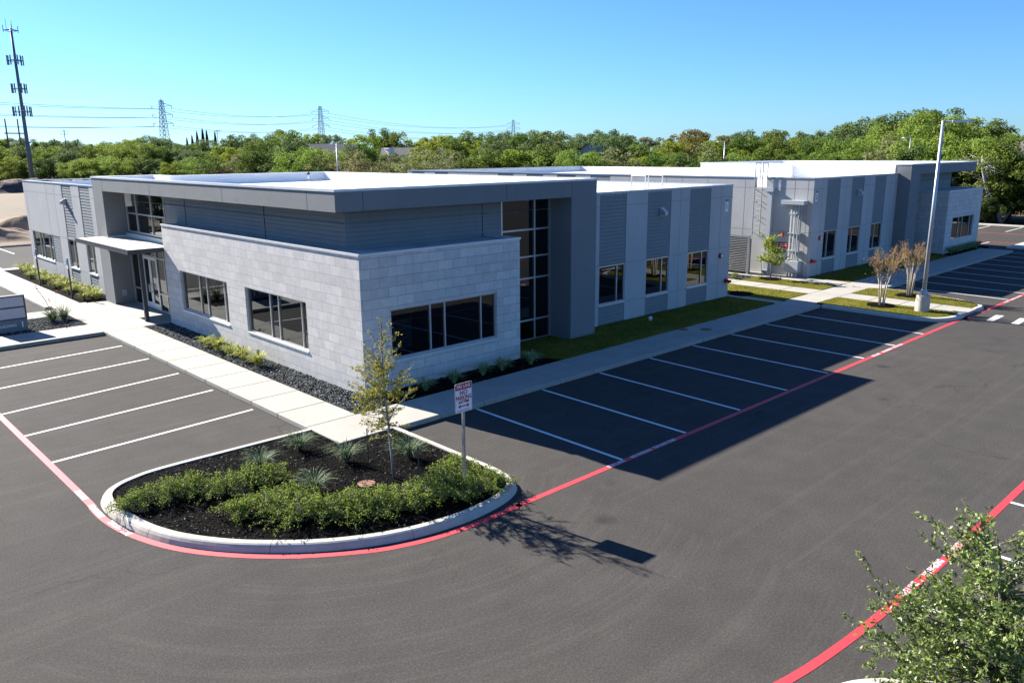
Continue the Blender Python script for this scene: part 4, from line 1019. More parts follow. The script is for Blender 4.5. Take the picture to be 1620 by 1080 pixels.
# scrub down to the ground beyond the kerb of the far lot
SCR = [(74.8, -6, 4.5, 4), (76.5, -2.6, 5.5, 1), (75.2, .6, 4.2, 3), (77.6, 3.2, 6.0, 4), (75.6, 4.6, 3.4, 4), (77.5, 7.4, 6.6, 0), (76.6, 10.2, 4.4, 4), (75.4, 12.6, 4.0, 3), (78.2, 13.6, 6.2, 4), (75.6, 16.0, 4.6, 4), (77.8, 18.4, 6.0, 1), (75.4, 20.4, 4.2, 4), (78.0, 23.4, 6.4, 0), (75.6, 25.4, 4.4, 3), (76.8, 29.0, 5.6, 4), (76, 33.5, 5.0, 1), (76.5, 38.0, 5.4, 4), (79.2, 5.2, 4.5, 4), (80.0, 8.2, 4.2, 4), (82.5, 6.2, 5.0, 4), (79.0, 1.2, 4.4, 4), (79.6, 11.5, 4.2, 4), (83, 10.5, 5.2, 4), (74.2, 3.2, 3.4, 4), (74.0, 8.6, 2.8, 4), (74.6, 10.8, 3.6, 3), (73.9, -1.6, 3.2, 4), (80.5, 9.5, 8.2, 0), (81, 1.0, 8.0, 6), (81.5, -6.0, 8.6, 0)]
for n_, (x, y, h, k) in enumerate(SCR):
    w = ('right at the kerb' if x < 76 else 'behind the kerb scrub' if x < 79 else 'in the second row') + (', near the bare tree' if -1 < y < 15 else ', beyond the stone end' if y >= 15 else ', past the last stalls')
    place_tree(k, n_ % 2, x, y, h, rt.uniform(0, 6.28), f'{KINDS[k][1]} of the far lot, {w}', 'scrub at the kerb of the far lot', 1.15)
# unseen trees added beyond the left lot to darken the left windows' reflections
for n_, (x, y, h, k) in enumerate([(-8.5, 66, 5.5, 4), (-13, 68, 6.5, 0), (-18, 66.5, 5.5, 3), (-23, 69, 7.5, 6), (-28.5, 67, 5.5, 4), (-34, 69, 7, 0), (-40, 67.5, 6, 4), (-46, 70, 8, 6), (-53, 68, 6.5, 0), (-60, 70, 7.5, 4), (-16, 78, 9, 0), (-30, 79, 9, 6), (-45, 80, 9.5, 0), (-62, 80, 9, 6)]):
    place_tree(k, n_ % 2, x, y, h, rt.uniform(0, 6.28), f'{KINDS[k][1]} added out of view beyond the left lot, {"back" if y > 75 else "front"} row', 'added unseen trees beyond the left lot', 1.15)
# large mesquite leaning over the far lot with bare limbs
bt = empty('bare_limbed_tree', (75.5, 7.6, 0), label='pale bare limbed tree leaning at the kerb of the far parking lot', cat='tree')
mb = MB(); r = random.Random(4)
mb.tube([(75.5, 7.6, -.1), (75.3, 8.1, 1.6), (74.9, 9.1, 3.4), (74.7, 9.6, 5.2), (75.1, 9.9, 6.6)], [.22, .19, .15, .11, .06], 8)
mb.tube([(75.5, 7.6, -.1), (76.0, 7.0, 1.2), (76.6, 6.2, 2.6)], [.12, .09, .03], 6)
for k in range(26):
    z = r.uniform(1.6, 6.2); b = Vector((75.3 - .15 * z + .3, 7.7 + .35 * z, z)); d = Vector((r.uniform(-1.2, .6), r.uniform(-1.2, 1.2), r.uniform(-.6, 1.2))) * r.uniform(.8, 2.2)
    mb.tube([b, b + d * .5 + Vector((0, 0, .2)), b + d], [.05, .03, .012], 5)
    for q in range(3):
        e = b + d * r.uniform(.4, .9); f = Vector((r.uniform(-1, 1), r.uniform(-1, 1), r.uniform(-.6, .8))); mb.tube([e, e + f * .7], [.02, .006], 4)
mb.build('trunk', M['palebark'], bt, smooth=True)
mb = MB()
for k in range(900):
    c = Vector((74.9 + r.gauss(0, 1.1), 9.6 + r.gauss(0, 1.1), 6.2 + r.gauss(0, .8))); leafquad(mb, c, rvec(r), rvec(r), .12, .05)
mb.build('crown', M['lf_mesq'], bt)
# slim cypresses on the skyline
cy0 = None
for i, (x, y, h) in enumerate(CYP):
    if cy0 is None:
        r = random.Random(8); c0 = empty('cypress_tree', (0, 0, 0)); mb = MB(); mb.tube([(0, 0, 0), (0, 0, 3)], .12, 6); mb.build('trunk', M['bark'], c0)
        mb = MB()
        for k in range(1500):
            t = r.random(); rr = .75 * (1 - t) ** .7 * (.35 + .65 * min(1, t * 6)); a = r.uniform(0, 6.28); q = rr * r.random() ** .4
            leafquad(mb, Vector((q * math.cos(a), q * math.sin(a), .4 + t * 9.6)), Vector((0, 0, 1)), rvec(r), .32, .12)
        mb.build('crown', M['lf_cyp'], c0); cy0 = c0; o = c0
    else: o = copy_tree(cy0)
    o.location = (x, y, 0); s = h / 10; o.scale = (s * 1.1, s * 1.1, s)
    tag(o, f'slim dark cypress spire, {["first", "second", "third, taller", "fourth, tallest", "fifth", "last"][i]} from the nearest pylon', 'tree', 'row of cypresses on the skyline')

# ---- trailing shrubs of the corner island
def shrub_mesh(seed, R, H, n=1500):
    r = random.Random(seed); S_ = MB(); L = MB(); stems = []
    for k in range(46):
        a = r.uniform(0, 6.28); q = R * (r.uniform(.35, 1.0) if r.random() < .7 else r.uniform(1.0, 1.6)); hh = H * r.uniform(.5, 1.25) * max(.45, 1.15 - .45 * q / R)
        p = [Vector((0, 0, 0)), Vector((q * .35 * math.cos(a), q * .35 * math.sin(a), hh * .85)), Vector((q * .75 * math.cos(a + .1), q * .75 * math.sin(a + .1), hh)), Vector((q * math.cos(a + .15), q * math.sin(a + .15), hh * r.uniform(.45, .9)))]
        S_.tube(p, [.008, .007, .005, .002], 4, False); stems.append(p)
    for k in range(n):
        p = r.choice(stems); t = r.random() ** .7 * 2.999; i = int(t); c = p[i].lerp(p[i+1], t - i)
        c = c + Vector((r.gauss(0, .028), r.gauss(0, .028), r.gauss(0.0, .026))); c.z = max(.02, c.z)
        nn = (Vector((0, 0, 1)) + rvec(r) * .9).normalized(); d = nn.cross(rvec(r)); 
        if d.length < 1e-3: continue
        leafquad(L, c, d.normalized(), nn, r.uniform(.013, .026), r.uniform(.008, .014))
    return S_, L
SHP = []
for sd, R, H in ((1, .50, .50), (2, .44, .42), (3, .58, .55)):
    a, b = shrub_mesh(sd, R, H, 2500 if R > .5 else 2000); SHP.append((a.mesh('stems', M['bark']), b.mesh('foliage', M['lf_shrub'])))
SH = [(-9.77, -.31, 1, .8), (-9.30, -.20, 0, .85), (-8.85, -.32, 2, .85), (-8.40, -.40, 0, .9), (-7.95, -.95, 2, .9), (-7.30, -.85, 0, 1), (-6.85, -.95, 1, 1),
      (-8.24, -2.20, 1, .9), (-7.76, -2.35, 2, 1), (-7.25, -2.55, 0, 1), (-7.50, -3.20, 2, 1.0), (-7.0, -3.45, 0, 1),
      (-6.55, -3.75, 2, 1), (-6.10, -3.95, 0, 1), (-5.65, -4.25, 2, 1.0), (-5.15, -4.35, 2, 1.1),
      (-4.55, -4.30, 2, 1.05), (-4.0, -3.95, 0, 1.05), (-3.7, -4.45, 2, .95), (-4.15, -4.80, 0, .9), (-3.45, -4.75, 1, .8), (-3.55, -3.5, 0, .8)]
NEAR = ['at the stall side tip of the island', 'along the stall side edge of the island', 'in the bend of the trailing row', 'over the kerb facing the driveway', 'in the middle of the trailing row', 'around the foot of the fire lane sign post']
for i, (x, y, v, s) in enumerate(SH):
    o = empty('trailing_shrub', (x, y, .12), rng.uniform(0, 6.28)); o.scale = (s, s, s * rng.uniform(.85, 1.15))
    st_, lf = SHP[v]
    a = bpy.data.objects.new('stems', st_); b = bpy.data.objects.new('foliage', lf)
    for q in (a, b): COL.objects.link(q); q.parent = o
    w = 0 if i < 2 else 1 if i < 4 else 2 if i < 10 else 3 if i < 12 else 4 if i < 16 else 5
    tag(o, ['small', 'bushy', 'broad'][v] + ' yellow green trailing shrub ' + NEAR[w], 'shrub', 'trailing shrubs ' + NEAR[w])

# ---- grassy tufts
def tuft_mesh(seed, n, R, H, w, droop, mat):
    r = random.Random(seed); mb = MB()
    for k in range(n):
        a = r.uniform(0, 6.28); q = R * r.uniform(.35, 1.1); h = H * r.uniform(.55, 1.1); c = r.uniform(0, .05)
        ca, sa = math.cos(a), math.sin(a); ww = w * r.uniform(.7, 1.2)
        P = []
        for t in (0, .35, .7, 1.0):
            d = c + q * t ** 1.3; z = h * (t * (1.45 - .45 * t) if not droop else t * (2.0 - droop * t))
            P.append((Vector((ca * d, sa * d, max(.01, z))), ww * (1 - t ** 2) + .001))
        for (p, u), (p2, u2) in zip(P, P[1:]):
            mb.poly([p + Vector((-sa * u, ca * u, 0)), p + Vector((sa * u, -ca * u, 0)), p2 + Vector((sa * u2, -ca * u2, 0)), p2 + Vector((-sa * u2, ca * u2, 0))])
    return mb.mesh('blades', M[mat])
def tufts(name, spots, meshes, label, cat, group, z, labels=None):
    for i, p in enumerate(spots):
        o = bpy.data.objects.new(name, meshes[i % len(meshes)]); COL.objects.link(o)
        o.location = (p[0], p[1], z); s = p[2] if len(p) > 2 else rng.uniform(.9, 1.1); o.scale = (s, s, s); o.rotation_euler = (0, 0, rng.uniform(0, 6.28))
        tag(o, labels[i] if labels else label, cat, group)
LIL = [tuft_mesh(k, 120, .50, .60, .018, 1.32, 'lf_lily') for k in (1, 2, 3)]
tufts('striped_lily', [(-2.52, 12.75), (-2.50, 11.85, 1.15), (-2.50, 10.75), (-2.48, 9.75, 1.1), (-2.48, 8.65, 1.1)], LIL, None, 'plant', 'striped lilies in the river rock', .10,
      ['pale yellow green striped lily in the river rock, ' + s for s in ('first of five from the entry', 'second of five from the entry', 'third and middle of five', 'fourth of five from the entry', 'last of five, nearest the corner')])
tufts('striped_lily', [(-2.35 + rng.uniform(-.18, .18), 26.8 + k * .87, rng.uniform(.95, 1.3)) for k in range(18)] + [(-2.72, 27.3 + k * 2.6, .85) for k in range(5)], LIL, 'yellow green striped lily in the dense row along the left wing wall', 'plant', 'striped lilies along the left wing', .10)
SED = [tuft_mesh(k, 150, .46, .50, .012, 1.35, 'lf_sedge') for k in (4, 5)]
tufts('strap_leaf_tuft', [(-.15, 2.15, 1.0), (1.02, 2.2, 1.05), (2.28, 2.22, 1.0), (3.12, 2.2, 1.1), (4.40, 2.12, 1.15)], SED, None, 'plant', 'strap leaf tufts under the front stone window', .12,
      ['shaded strap leaf tuft below the front window, ' + s for s in ('first of five from the stone corner', 'second of five from the stone corner', 'middle of five', 'fourth of five from the stone corner', 'last of five, beside the lawn')])
tufts('strap_leaf_tuft', [(45.8 + .62 * k, 2.32, 1.2) for k in range(10)], SED, 'dark green shrub tuft in the bed below the far stone window', 'plant', 'tufts below the far stone window', .14)
YUC = [tuft_mesh(k, 150, .56, .50, .008, 1.22, 'lf_yucca') for k in (6, 7)]
tufts('red_yucca', [(-5.47, .36, 1.0), (-5.05, -1.15, 1.05), (-3.82, -2.0, 1.1), (-6.72, -.08, .95), (-6.49, -2.15, 1.0)], YUC, None, 'plant', 'yuccas in the corner island', .12,
      ['grey green yucca nearest the sidewalk end of the corner island', 'grey green yucca between the sidewalk corner and the young oak', 'grey green yucca behind the young oak, beside the stall kerb', 'grey green yucca half hidden behind the trailing shrubs', 'grey green yucca in the mulch just above the trailing row'])
yu = empty('red_yucca', (-5.3, 22.3, .11), label='flowering yucca with thin red stalks beside the building number sign', cat='plant')
for m_ in (0, 1):
    o = bpy.data.objects.new('blades', YUC[m_]); COL.objects.link(o); o.parent = yu; o.scale = (1.35, 1.35, 1.4); o.location = (-.15 + .5 * m_, .1 * m_, 0)
mb = MB(); r = random.Random(3)
for dx, dy, hh in ((-.7, -.25, 1.7), (-.55, .3, 1.5), (.2, .1, 1.35), (-.3, -.5, 1.1)):
    p = [(-5.3, 22.3, .15), (-5.3 + dx * .5, 22.3 + dy * .5, .15 + hh * .6), (-5.3 + dx, 22.3 + dy, .15 + hh)]
    mb.tube(p, [.009, .008, .005], 5)
    for q in range(9):
        t = r.uniform(.82, 1); c = Vector(p[1]).lerp(Vector(p[2]), (t - .5) * 2); leafquad(mb, c + rvec(r) * .03, rvec(r), rvec(r), .035, .016)
mb.build('flower_stalk', M['flower'], yu)
for (x, y, s, lb) in ((25.9, 7.2, .55, 'small round yellow green shrub in the rock by the louvred screen'),):
    o = empty('round_shrub', (x, y, .1), label=lb, cat='shrub'); o.scale = (s, s, s * 1.5)
    for nm, me in zip(('stems', 'foliage'), SHP[0]): q = bpy.data.objects.new(nm, me); COL.objects.link(q); q.parent = o

# ---- young oak in the island: whippy leader, sparse yellowing leaves
def branchy(name, base, seed, levels, leafm, barkm, nleaf, leaf, trunk, rad, **k):
    """hand-placed trunk (list of points, radii) with side shoots; levels = list of (z0, z1, count, length, droop)"""
    r = random.Random(seed); root = empty(name, base, **k); B = MB(); L = MB(); tips = []
    P = [Vector(p) + Vector(base) for p in trunk]; B.tube(P, rad, 8)
    H = [p.z - base[2] for p in P]
    def at(z):
        for i in range(len(P) - 1):
            if H[i] <= z <= H[i+1]: return P[i].lerp(P[i+1], (z - H[i]) / max(1e-6, H[i+1] - H[i]))
        return P[-1].copy()
    for z0, z1, n, ln, up, lf in levels:
        for q in range(n):
            z = r.uniform(z0, z1); a = r.uniform(0, 6.28); l = ln * r.uniform(.55, 1.2); s = at(z)
            d = Vector((math.cos(a), math.sin(a), up + r.uniform(-.15, .25))).normalized()
            m1 = s + d * l * .5 + rvec(r) * l * .06; e = m1 + (d + Vector((0, 0, r.uniform(-.1, .35)))).normalized() * l * .5
            B.tube([s, m1, e], [.011, .007, .0025], 5)
            sub = [(s, m1), (m1, e)]
            for w in range(4):
                a0 = s.lerp(e, r.uniform(.3, .95)); d2 = (d + rvec(r) * .9).normalized(); e2 = a0 + d2 * l * r.uniform(.2, .45)
                B.tube([a0, e2], [.005, .0018], 4, False); sub.append((a0, e2))
            for w in range(int(lf * l / ln)):
                u, v = r.choice(sub); c = u.lerp(v, r.uniform(.2, 1.0)) + rvec(r) * .035
                nn = (Vector((0, 0, .6)) + rvec(r)).normalized(); dd = nn.cross(rvec(r))
                if dd.length > 1e-3: leafquad(L, c, dd.normalized(), nn, leaf * r.uniform(.7, 1.3), leaf * r.uniform(.3, .5))
    B.build('trunk', M[barkm], root, smooth=True); L.build('crown', M[leafm], root)
    return root
branchy('young_oak', (-4.80, -2.73, .12), 21,
        [(1.0, 1.5, 15, .58, .05, 58), (1.3, 2.1, 32, .74, .25, 80), (1.9, 2.6, 26, .66, .4, 62), (2.4, 3.2, 18, .48, .8, 24), (3.0, 3.85, 9, .42, 1.2, 8)],
        'lf_front', 'greybark', 0, .032, [(0, 0, 0), (-.03, .01, .6), (-.07, .02, 1.3), (-.12, .05, 2.1), (-.13, .06, 2.9), (-.12, .05, 3.6), (-.10, .05, 4.1)], [.034, .030, .027, .022, .015, .009, .003],
        label='thin young oak with sparse yellowing leaves in the corner island', cat='tree')
# ---- the near oak in the lower corner
r0 = random.Random(31)
branchy('near_oak', (-4.15, -14.75, .13), 33,
        [(.35, .9, 46, 1.40, .0, 205), (.7, 1.4, 58, 1.32, .12, 205), (1.2, 1.9, 46, 1.10, .25, 190), (1.75, 2.4, 22, .85, .4, 110), (2.3, 2.65, 7, .6, .7, 60)],
        'lf_near', 'bark', 0, .034, [(0, 0, -.05), (-.02, .02, .6), (-.05, .04, 1.4), (-.10, .08, 1.9), (-.16, .14, 2.4), (-.2, .2, 2.7)], [.075, .065, .05, .035, .02, .006],
        label='dense young oak with small glossy leaves standing closest, in the near island', cat='tree')
# ---- small maple by the louvred screen
branchy('young_maple', (26.94, 5.55, .17), 41, [(.75, 1.5, 24, .82, .25, 44), (1.3, 2.2, 26, .66, .5, 44)], 'lf_small', 'greybark', 0, .070,
        [(0, 0, 0), (0, .03, .8), (.03, 0, 1.6), (.02, .02, 2.3)], [.035, .03, .018, .005], label='small bright green staked maple beside the wall with the ladder', cat='tree')
# ---- crape myrtles: several stems, red-brown seed heads
def crape(x, y, seed, h, label):
    r = random.Random(seed); root = empty('crape_myrtle', (x, y, .17), label=label, cat='tree', group='crape myrtles by the parking lamp'); B = MB(); L = MB()
    for k in range(6):
        a = 2 * math.pi * k / 6 + r.uniform(-.3, .3); q = .10
        p0 = Vector((x + q * math.cos(a), y + q * math.sin(a), .15)); p1 = p0 + Vector((.07 * math.cos(a), .07 * math.sin(a), h * .32)); p2 = p1 + Vector((.17 * math.cos(a), .17 * math.sin(a), h * .25))
        B.tube([p0, p1, p2], [.032, .026, .02], 6)
        for j in range(11):
            s = p1.lerp(p2, r.uniform(.2, 1)); d = Vector((math.cos(a + r.uniform(-1.3, 1.3)), math.sin(a + r.uniform(-1.3, 1.3)), r.uniform(1.1, 2.8))).normalized(); l = h * r.uniform(.18, .38)
            m = s + d * l * .5 + rvec(r) * .05; e = m + (d + Vector((0, 0, .3))).normalized() * l * .5; e.z = min(e.z, .17 + h * r.uniform(.86, 1.0))
            B.tube([s, m, e], [.012, .008, .004], 5, False)
            for w in range(5):
                a0 = s.lerp(e, r.uniform(.3, 1)); e2 = a0 + (d + rvec(r) * .8).normalized() * r.uniform(.1, .34); L.tube([a0, e2], [.009, .006], 4, False)
                for t in range(4): c = a0.lerp(e2, r.uniform(.3, 1.1)) + rvec(r) * .04; leafquad(L, c, rvec(r), rvec(r), .028 * r.uniform(.6, 1.2), .012)
    for w in range(260):
        c = Vector((x + r.gauss(0, .33), y + r.gauss(0, .33), .17 + r.uniform(1.1, 2.1))); leafquad(L, c, rvec(r), rvec(r), .03, .014)
    B.build('trunk', M['tanbark'], root, smooth=True); L.build('crown', M['crape_twig'], root)
crape(23.31, -2.12, 51, 3.0, 'leafless reddish crape myrtle in the lawn on the near side of the island walk')
crape(26.80, -2.07, 52, 3.2, 'leafless reddish crape myrtle in the lawn on the far side of the island walk')
rings = ((23.31, -2.12, 'crape myrtle nearer the lamp'), (26.8, -2.07, 'crape myrtle beyond the island walk'), (26.94, 5.55, 'staked maple'), (21.6, 4.2, 'end of the nearer office'))
for x, y, w in rings:
    mb = MB(); n = 22; mb.prism([(x + .62 * rng.uniform(.85, 1.1) * math.cos(6.2832 * k / n), y + .62 * rng.uniform(.85, 1.1) * math.sin(6.2832 * k / n)) for k in range(n)], .1, .205)
    mb.build('mulch_ring', M['mulch'], None, kind='structure')
# ---- spiny leafless shrub against the screen
ob = empty('bare_shrub', (26.9, 8.6, .1), label='pale leafless shrub against the louvred screen', cat='shrub'); mb = MB(); r = random.Random(6)
for k in range(30):
    a = r.uniform(0, 6.28); e = Vector((26.9 + .7 * math.cos(a) * r.random(), 8.6 + .7 * math.sin(a) * r.random(), r.uniform(.7, 1.6))); mb.tube([(26.9, 8.6, .1), Vector((26.9, 8.6, .1)).lerp(e, .5) + rvec(r) * .1, e], [.012, .009, .004], 4)
mb.build('stems', M['palebark'], ob)
# shared label guard for the stakes
def stake(x, y, h, label, lean=(0, 0)):
    o = empty('tree_stake', (x, y, .12), label=label, cat='stake', group='tree stakes'); mb = MB()
    mb.tube([(x, y, .08), (x + lean[0], y + lean[1], .12 + h)], .016, 6); mb.build('rod', M['darksteel'], o)
    mb = MB(); mb.tube([(x + lean[0], y + lean[1], .12 + h * .96), (x + lean[0], y + lean[1], .13 + h)], .02, 6); mb.build('tip', M['galv'], o)
stake(-4.86, -1.80, .95, 'dark metal tree stake on the sidewalk side of the young oak'); stake(-4.70, -3.55, .98, 'dark metal tree stake on the driveway side of the young oak')
stake(27.35, 6.3, 1.25, 'leaning tree stake on the screen side of the small maple', (-.12, .1)); stake(26.4, 4.75, 1.25, 'leaning tree stake on the lawn side of the small maple', (.15, -.2))
# ------------------------------------------------------------------ signs, lamps, poles, towers
# fire lane sign
fs = empty('fire_lane_sign', (-4.21, -4.53, .12), label='white and red fire lane no parking sign on a square post in the corner island', cat='sign')
mb = MB(); mb.box(-4.236, -4.556, .05, -4.184, -4.504, 2.10); po = mb.build('post', M['galv'], fs)
h = MB()
for k in range(26): h.box(-4.217, -4.5575, .3 + k * .068, -4.203, -4.5562, .318 + k * .068)
h.build('bolt_holes', M['black'], po)
bl = MB(); bw_, z0, z1, y = .232, 1.985, 2.625, -4.575
def rrect(w, za, zb, yy, r=.035, cx=-4.21):
    P = []
    for (qx, qz, a0) in ((w - r, za + r, -90), (w - r, zb - r, 0), (-w + r, zb - r, 90), (-w + r, za + r, 180)):
        for k in range(5):
            a = math.radians(a0 + k * 22.5); P.append((cx + qx + r * math.cos(a), yy, qz + r * math.sin(a)))
    return P
def plate(mb, w, za, zb, y0, y1, r=.035):
    A = rrect(w, za, zb, y0, r); B = rrect(w, za, zb, y1, r); mb.poly(A); mb.poly(B[::-1])
    for i in range(len(A)): j = (i + 1) % len(A); mb.poly([A[i], A[j], B[j], B[i]])
plate(bl, bw_, z0, z1, -4.560, -4.5565); blade = bl.build('blade', M['white_enamel'], fs)
mb = MB()
for (w, za, zb, t) in ((bw_ - .008, z0 + .008, z1 - .008, .007),):
    A = rrect(w, za, zb, -4.5608, .03); B = rrect(w - t, za + t, zb - t, -4.5608, .024)
    for i in range(len(A)): j = (i + 1) % len(A); mb.poly([A[i], A[j], B[j], B[i]])
mb.build('border', M['sign_red'], blade)
mb = MB(); plate(mb, bw_ - .012, z1 - .145, z1 - .012, -4.5615, -4.5612, .02); mb.build('banner', M['sign_red'], blade)
def sg(tx, size, z, m='sign_red', b=.004, xs=1.0): text_mesh('lettering', tx, size, M[m], blade, plane_matrix((-4.21, -4.5622, z), (1, 0, 0), (0, 0, 1)), bold=b, xs=xs)
sg('FIRE LANE', .106, z1 - .078, 'white_enamel', .0015, .78); sg('NO', .135, z1 - .215); sg('PARKING', .128, z1 - .325, xs=.80); sg('ANYTIME', .078, z1 - .415, xs=.9); sg('BY ORDER OF FIRE MARSHAL', .028, z0 + .045, 'blue_sign', .001, .95)
mb = MB(); ya = -4.5622; za = z0 + .135
mb.poly([(-4.31, ya, za - .012), (-4.11, ya, za - .012), (-4.11, ya, za + .012), (-4.31, ya, za + .012)])
for s in (-1, 1): mb.poly([(-4.21 + s * .155, ya, za), (-4.21 + s * .09, ya, za + .045), (-4.21 + s * .09, ya, za - .045)])
mb.build('arrow', M['sign_red'], blade)
# building number sign
mo = empty('monument_sign', (-7.2, 21.2, .1), label='low grey metal sign reading building 1 in the river rock island', cat='sign')
mb = MB(); mb.box(-7.92, 21.05, .1, -6.66, 21.33, .63); mbase = mb.build('base', M['monument_base'], mo)
text_mesh('lettering', 'BUILDING', .155, M['letter'], mbase, plane_matrix((-7.42, 21.042, .40), (1, 0, 0), (0, 0, 1)), xs=.98)
text_mesh('numeral', '1', .34, M['letter'], mbase, plane_matrix((-6.86, 21.042, .40), (1, 0, 0), (0, 0, 1)), bold=.004)
for za, zb in ((.68, 1.12), (1.17, 1.59)):
    mb = MB(); mb.box(-7.90, 21.06, za, -6.70, 21.32, zb); mb.build('tenant_panel', M['monument'], mo, bevel=.006)
mb = MB(); mb.box(-7.93, 21.03, .632, -6.65, 21.34, .678); mb.box(-7.93, 21.03, 1.122, -6.65, 21.34, 1.168); mb.box(-7.93, 21.03, 1.592, -6.65, 21.34, 1.645); mb.box(-6.698, 21.04, .68, -6.65, 21.335, 1.12); mb.box(-6.698, 21.04, 1.17, -6.65, 21.335, 1.59); mb.box(-7.93, 21.04, .68, -7.902, 21.335, 1.12); mb.box(-7.93, 21.04, 1.17, -7.902, 21.335, 1.59)
mb.build('frame', M['darksteel'], mo)
# accessible parking signs along the left wing walk
for (x, y, zt, lb) in ((-3.12, 33.9, 2.15, 'slim dark sign post with a small blue and white plate, farther along the left wing'), (-3.03, 28.2, 2.15, 'slim dark sign post with a small blue and white plate, closer to the entry pier')):
    o = empty('accessible_sign', (x, y, .1), label=lb, cat='sign', group='accessible parking signs'); mb = MB(); mb.box(x - .035, y - .035, .08, x + .035, y + .035, zt); p = mb.build('post', M['darksteel'], o)
    mb = MB(); mb.box(x - .045, y - .15, zt - .50, x - .037, y + .15, zt - .04); q = mb.build('plate', M['white_enamel'], o)
    mb = MB(); mb.box(x - .05, y - .12, zt - .33, x - .046, y + .12, zt - .07); mb.build('symbol_panel', M['blue_sign'], q)
    mb = MB(); mb.box(x - .08, y - .05, zt, x + .05, y + .05, zt + .03); mb.build('cap', M['poleg'], o)
# parking lamps
def lamp(x, y, h, ang, label, pedestal=True, r0=.085, r1=.065):
    o = empty('parking_lamp', (x, y, 0), label=label, cat='lamp post', group='parking lot lamp posts'); zb = .0
    if pedestal:
        mb = MB(); mb.tube_profile((x, y, 0), [(.30, 0), (.30, .86), (.285, .90), (.10, .905)], 28); mb.build('pedestal', M['kerb'], o, smooth=False); zb = .9
    mb = MB(); mb.tube([(x, y, zb), (x, y, h)], [r0, r1], 14); p = mb.build('pole', M['poleg'], o, smooth=True)
    mb = MB(); mb.box(x - .16, y - .16, zb + .002, x + .16, y + .16, zb + .04); mb.tube_profile((x, y, zb + .04), [(.15, 0), (.15, .12), (r0 * 1.02, .20)], 16); mb.build('base_cover', M['poleg'], p)
    dx, dy = math.cos(ang), math.sin(ang); mb = MB(); e = Vector((x + dx * .35, y + dy * .35, h - .05)); mb.tube([(x, y, h - .06), e], .045, 8); p1 = mb.build('arm', M['poleg'], o)
    mb = MB(); s = Vector((dx, dy, 0)); t = Vector((-dy, dx, 0)); u = Vector((0, 0, 1))
    for (l0, l1, w, z0, z1) in ((.0, .66, .19, -.05, .06), (.66, .76, .14, -.04, .03)):
        c = [e + s * l + t * ww + u * z for l in (l0, l1) for ww in (-w, w) for z in (z0, z1)]
        for q in ((0, 1, 3, 2), (4, 6, 7, 5), (0, 2, 6, 4), (1, 5, 7, 3), (0, 4, 5, 1), (2, 3, 7, 6)): mb.poly([c[i] for i in q])
    hd = mb.build('head', M['whitecoping'], o); mb = MB(); mb.poly([e + s * .08 + t * .12 - u * .054, e + s * .55 + t * .12 - u * .054, e + s * .55 - t * .12 - u * .054, e + s * .08 - t * .12 - u * .054]); mb.build('lens', M['white_enamel'], hd)
    return o
lamp(23.30, -3.93, 8.45, -1.2, 'tall grey parking lamp on a round concrete pedestal in the lawn island', r0=.09, r1=.064)
for x, y, h, a, lb in LAMPS: lamp(x, y, h, a, lb, False)
# small irrigation marker in the lawn
mk = empty('utility_marker', (13.05, 3.5, .17), label='small white round topped pipe standing in the shaded front lawn', cat='marker')
mb = MB(); mb.tube_profile((13.05, 3.5, .15), [(.075, 0), (.075, .10), (.085, .10), (.085, .15), (.06, .18), (.02, .19)], 14); mb.build('pipe', M['white_enamel'], mk, smooth=True)
mk = empty('utility_marker', (36.2, 3.9, .17), label='small white capped pipe in the lawn of the farther office', cat='marker')
mb = MB(); mb.tube_profile((36.2, 3.9, .15), [(.075, 0), (.075, .30), (.085, .30), (.085, .38), (.02, .42)], 12); mb.build('pipe', M['white_enamel'], mk, smooth=True)

# mobile phone mast
def mast(x, y, h):
    o = empty('phone_mast', (x, y, 0), label='tall steel mobile phone mast with four rings of antennas', cat='mast'); mb = MB()
    mb.tube([(x, y, 0), (x, y, h * .30), (x, y, h * .31), (x, y, h * .62), (x, y, h)], [.50, .42, .38, .31, .22], 12); p = mb.build('pole', M['towersteel'], o, smooth=True)
    mb = MB(); mb.tube([(x, y, h * .30), (x, y, h * .31)], .68, 12); mb.build('flange', M['towersteel'], p)
    for z, R, n in ((h * .99, 1.5, 0), (h * .81, 1.75, 9), (h * .64, 1.65, 9), (h * .50, 2.0, 12)):
        mb = MB(); T = [Vector((x + R * math.cos(a), y + R * math.sin(a), z)) for a in (.4, .4 + 2.094, .4 + 4.189)]
        for i in range(3):
            mb.tube([T[i], T[(i + 1) % 3]], .06, 5); mb.tube([(x, y, z), T[i]], .06, 5); mb.tube([(x, y, z - .5), T[i]], .05, 5)
        pf = mb.build('antenna_platform', M['towersteel'], o)
        for k in range(n):
            i = k % 3; t = ((k // 3) + .5) / (n / 3); c = T[i].lerp(T[(i + 1) % 3], t); d = (c - Vector((x, y, z))); d.z = 0; d.normalize(); c = c + d * .15
            q = MB(); s = Vector((-d.y, d.x, 0)) * .10; u = Vector((0, 0, .95)); f = d * .08
            V = [c + a * s + b * u + e * f for a in (-1, 1) for b in (-1, 1) for e in (-1, 1)]
            for w in ((0, 1, 3, 2), (4, 6, 7, 5), (0, 4, 5, 1), (2, 3, 7, 6), (0, 2, 6, 4), (1, 5, 7, 3)): q.poly([V[j] for j in w])
            q.build('antenna', M['towersteel'], pf)
        if n == 0:
            q = MB()
            for a in (.4, 2.5, 4.6): q.tube([(x + R * math.cos(a), y + R * math.sin(a), z - .4), (x + R * math.cos(a), y + R * math.sin(a), z + .9)], .07, 5)
            q.tube([(x - .8, y, z), (x - .8, y, z + 2.0)], .035, 4); q.tube([(x + .2, y, z), (x + .2, y, z + 1.8)], .035, 4); q.build('whip_antenna', M['towersteel'], pf)
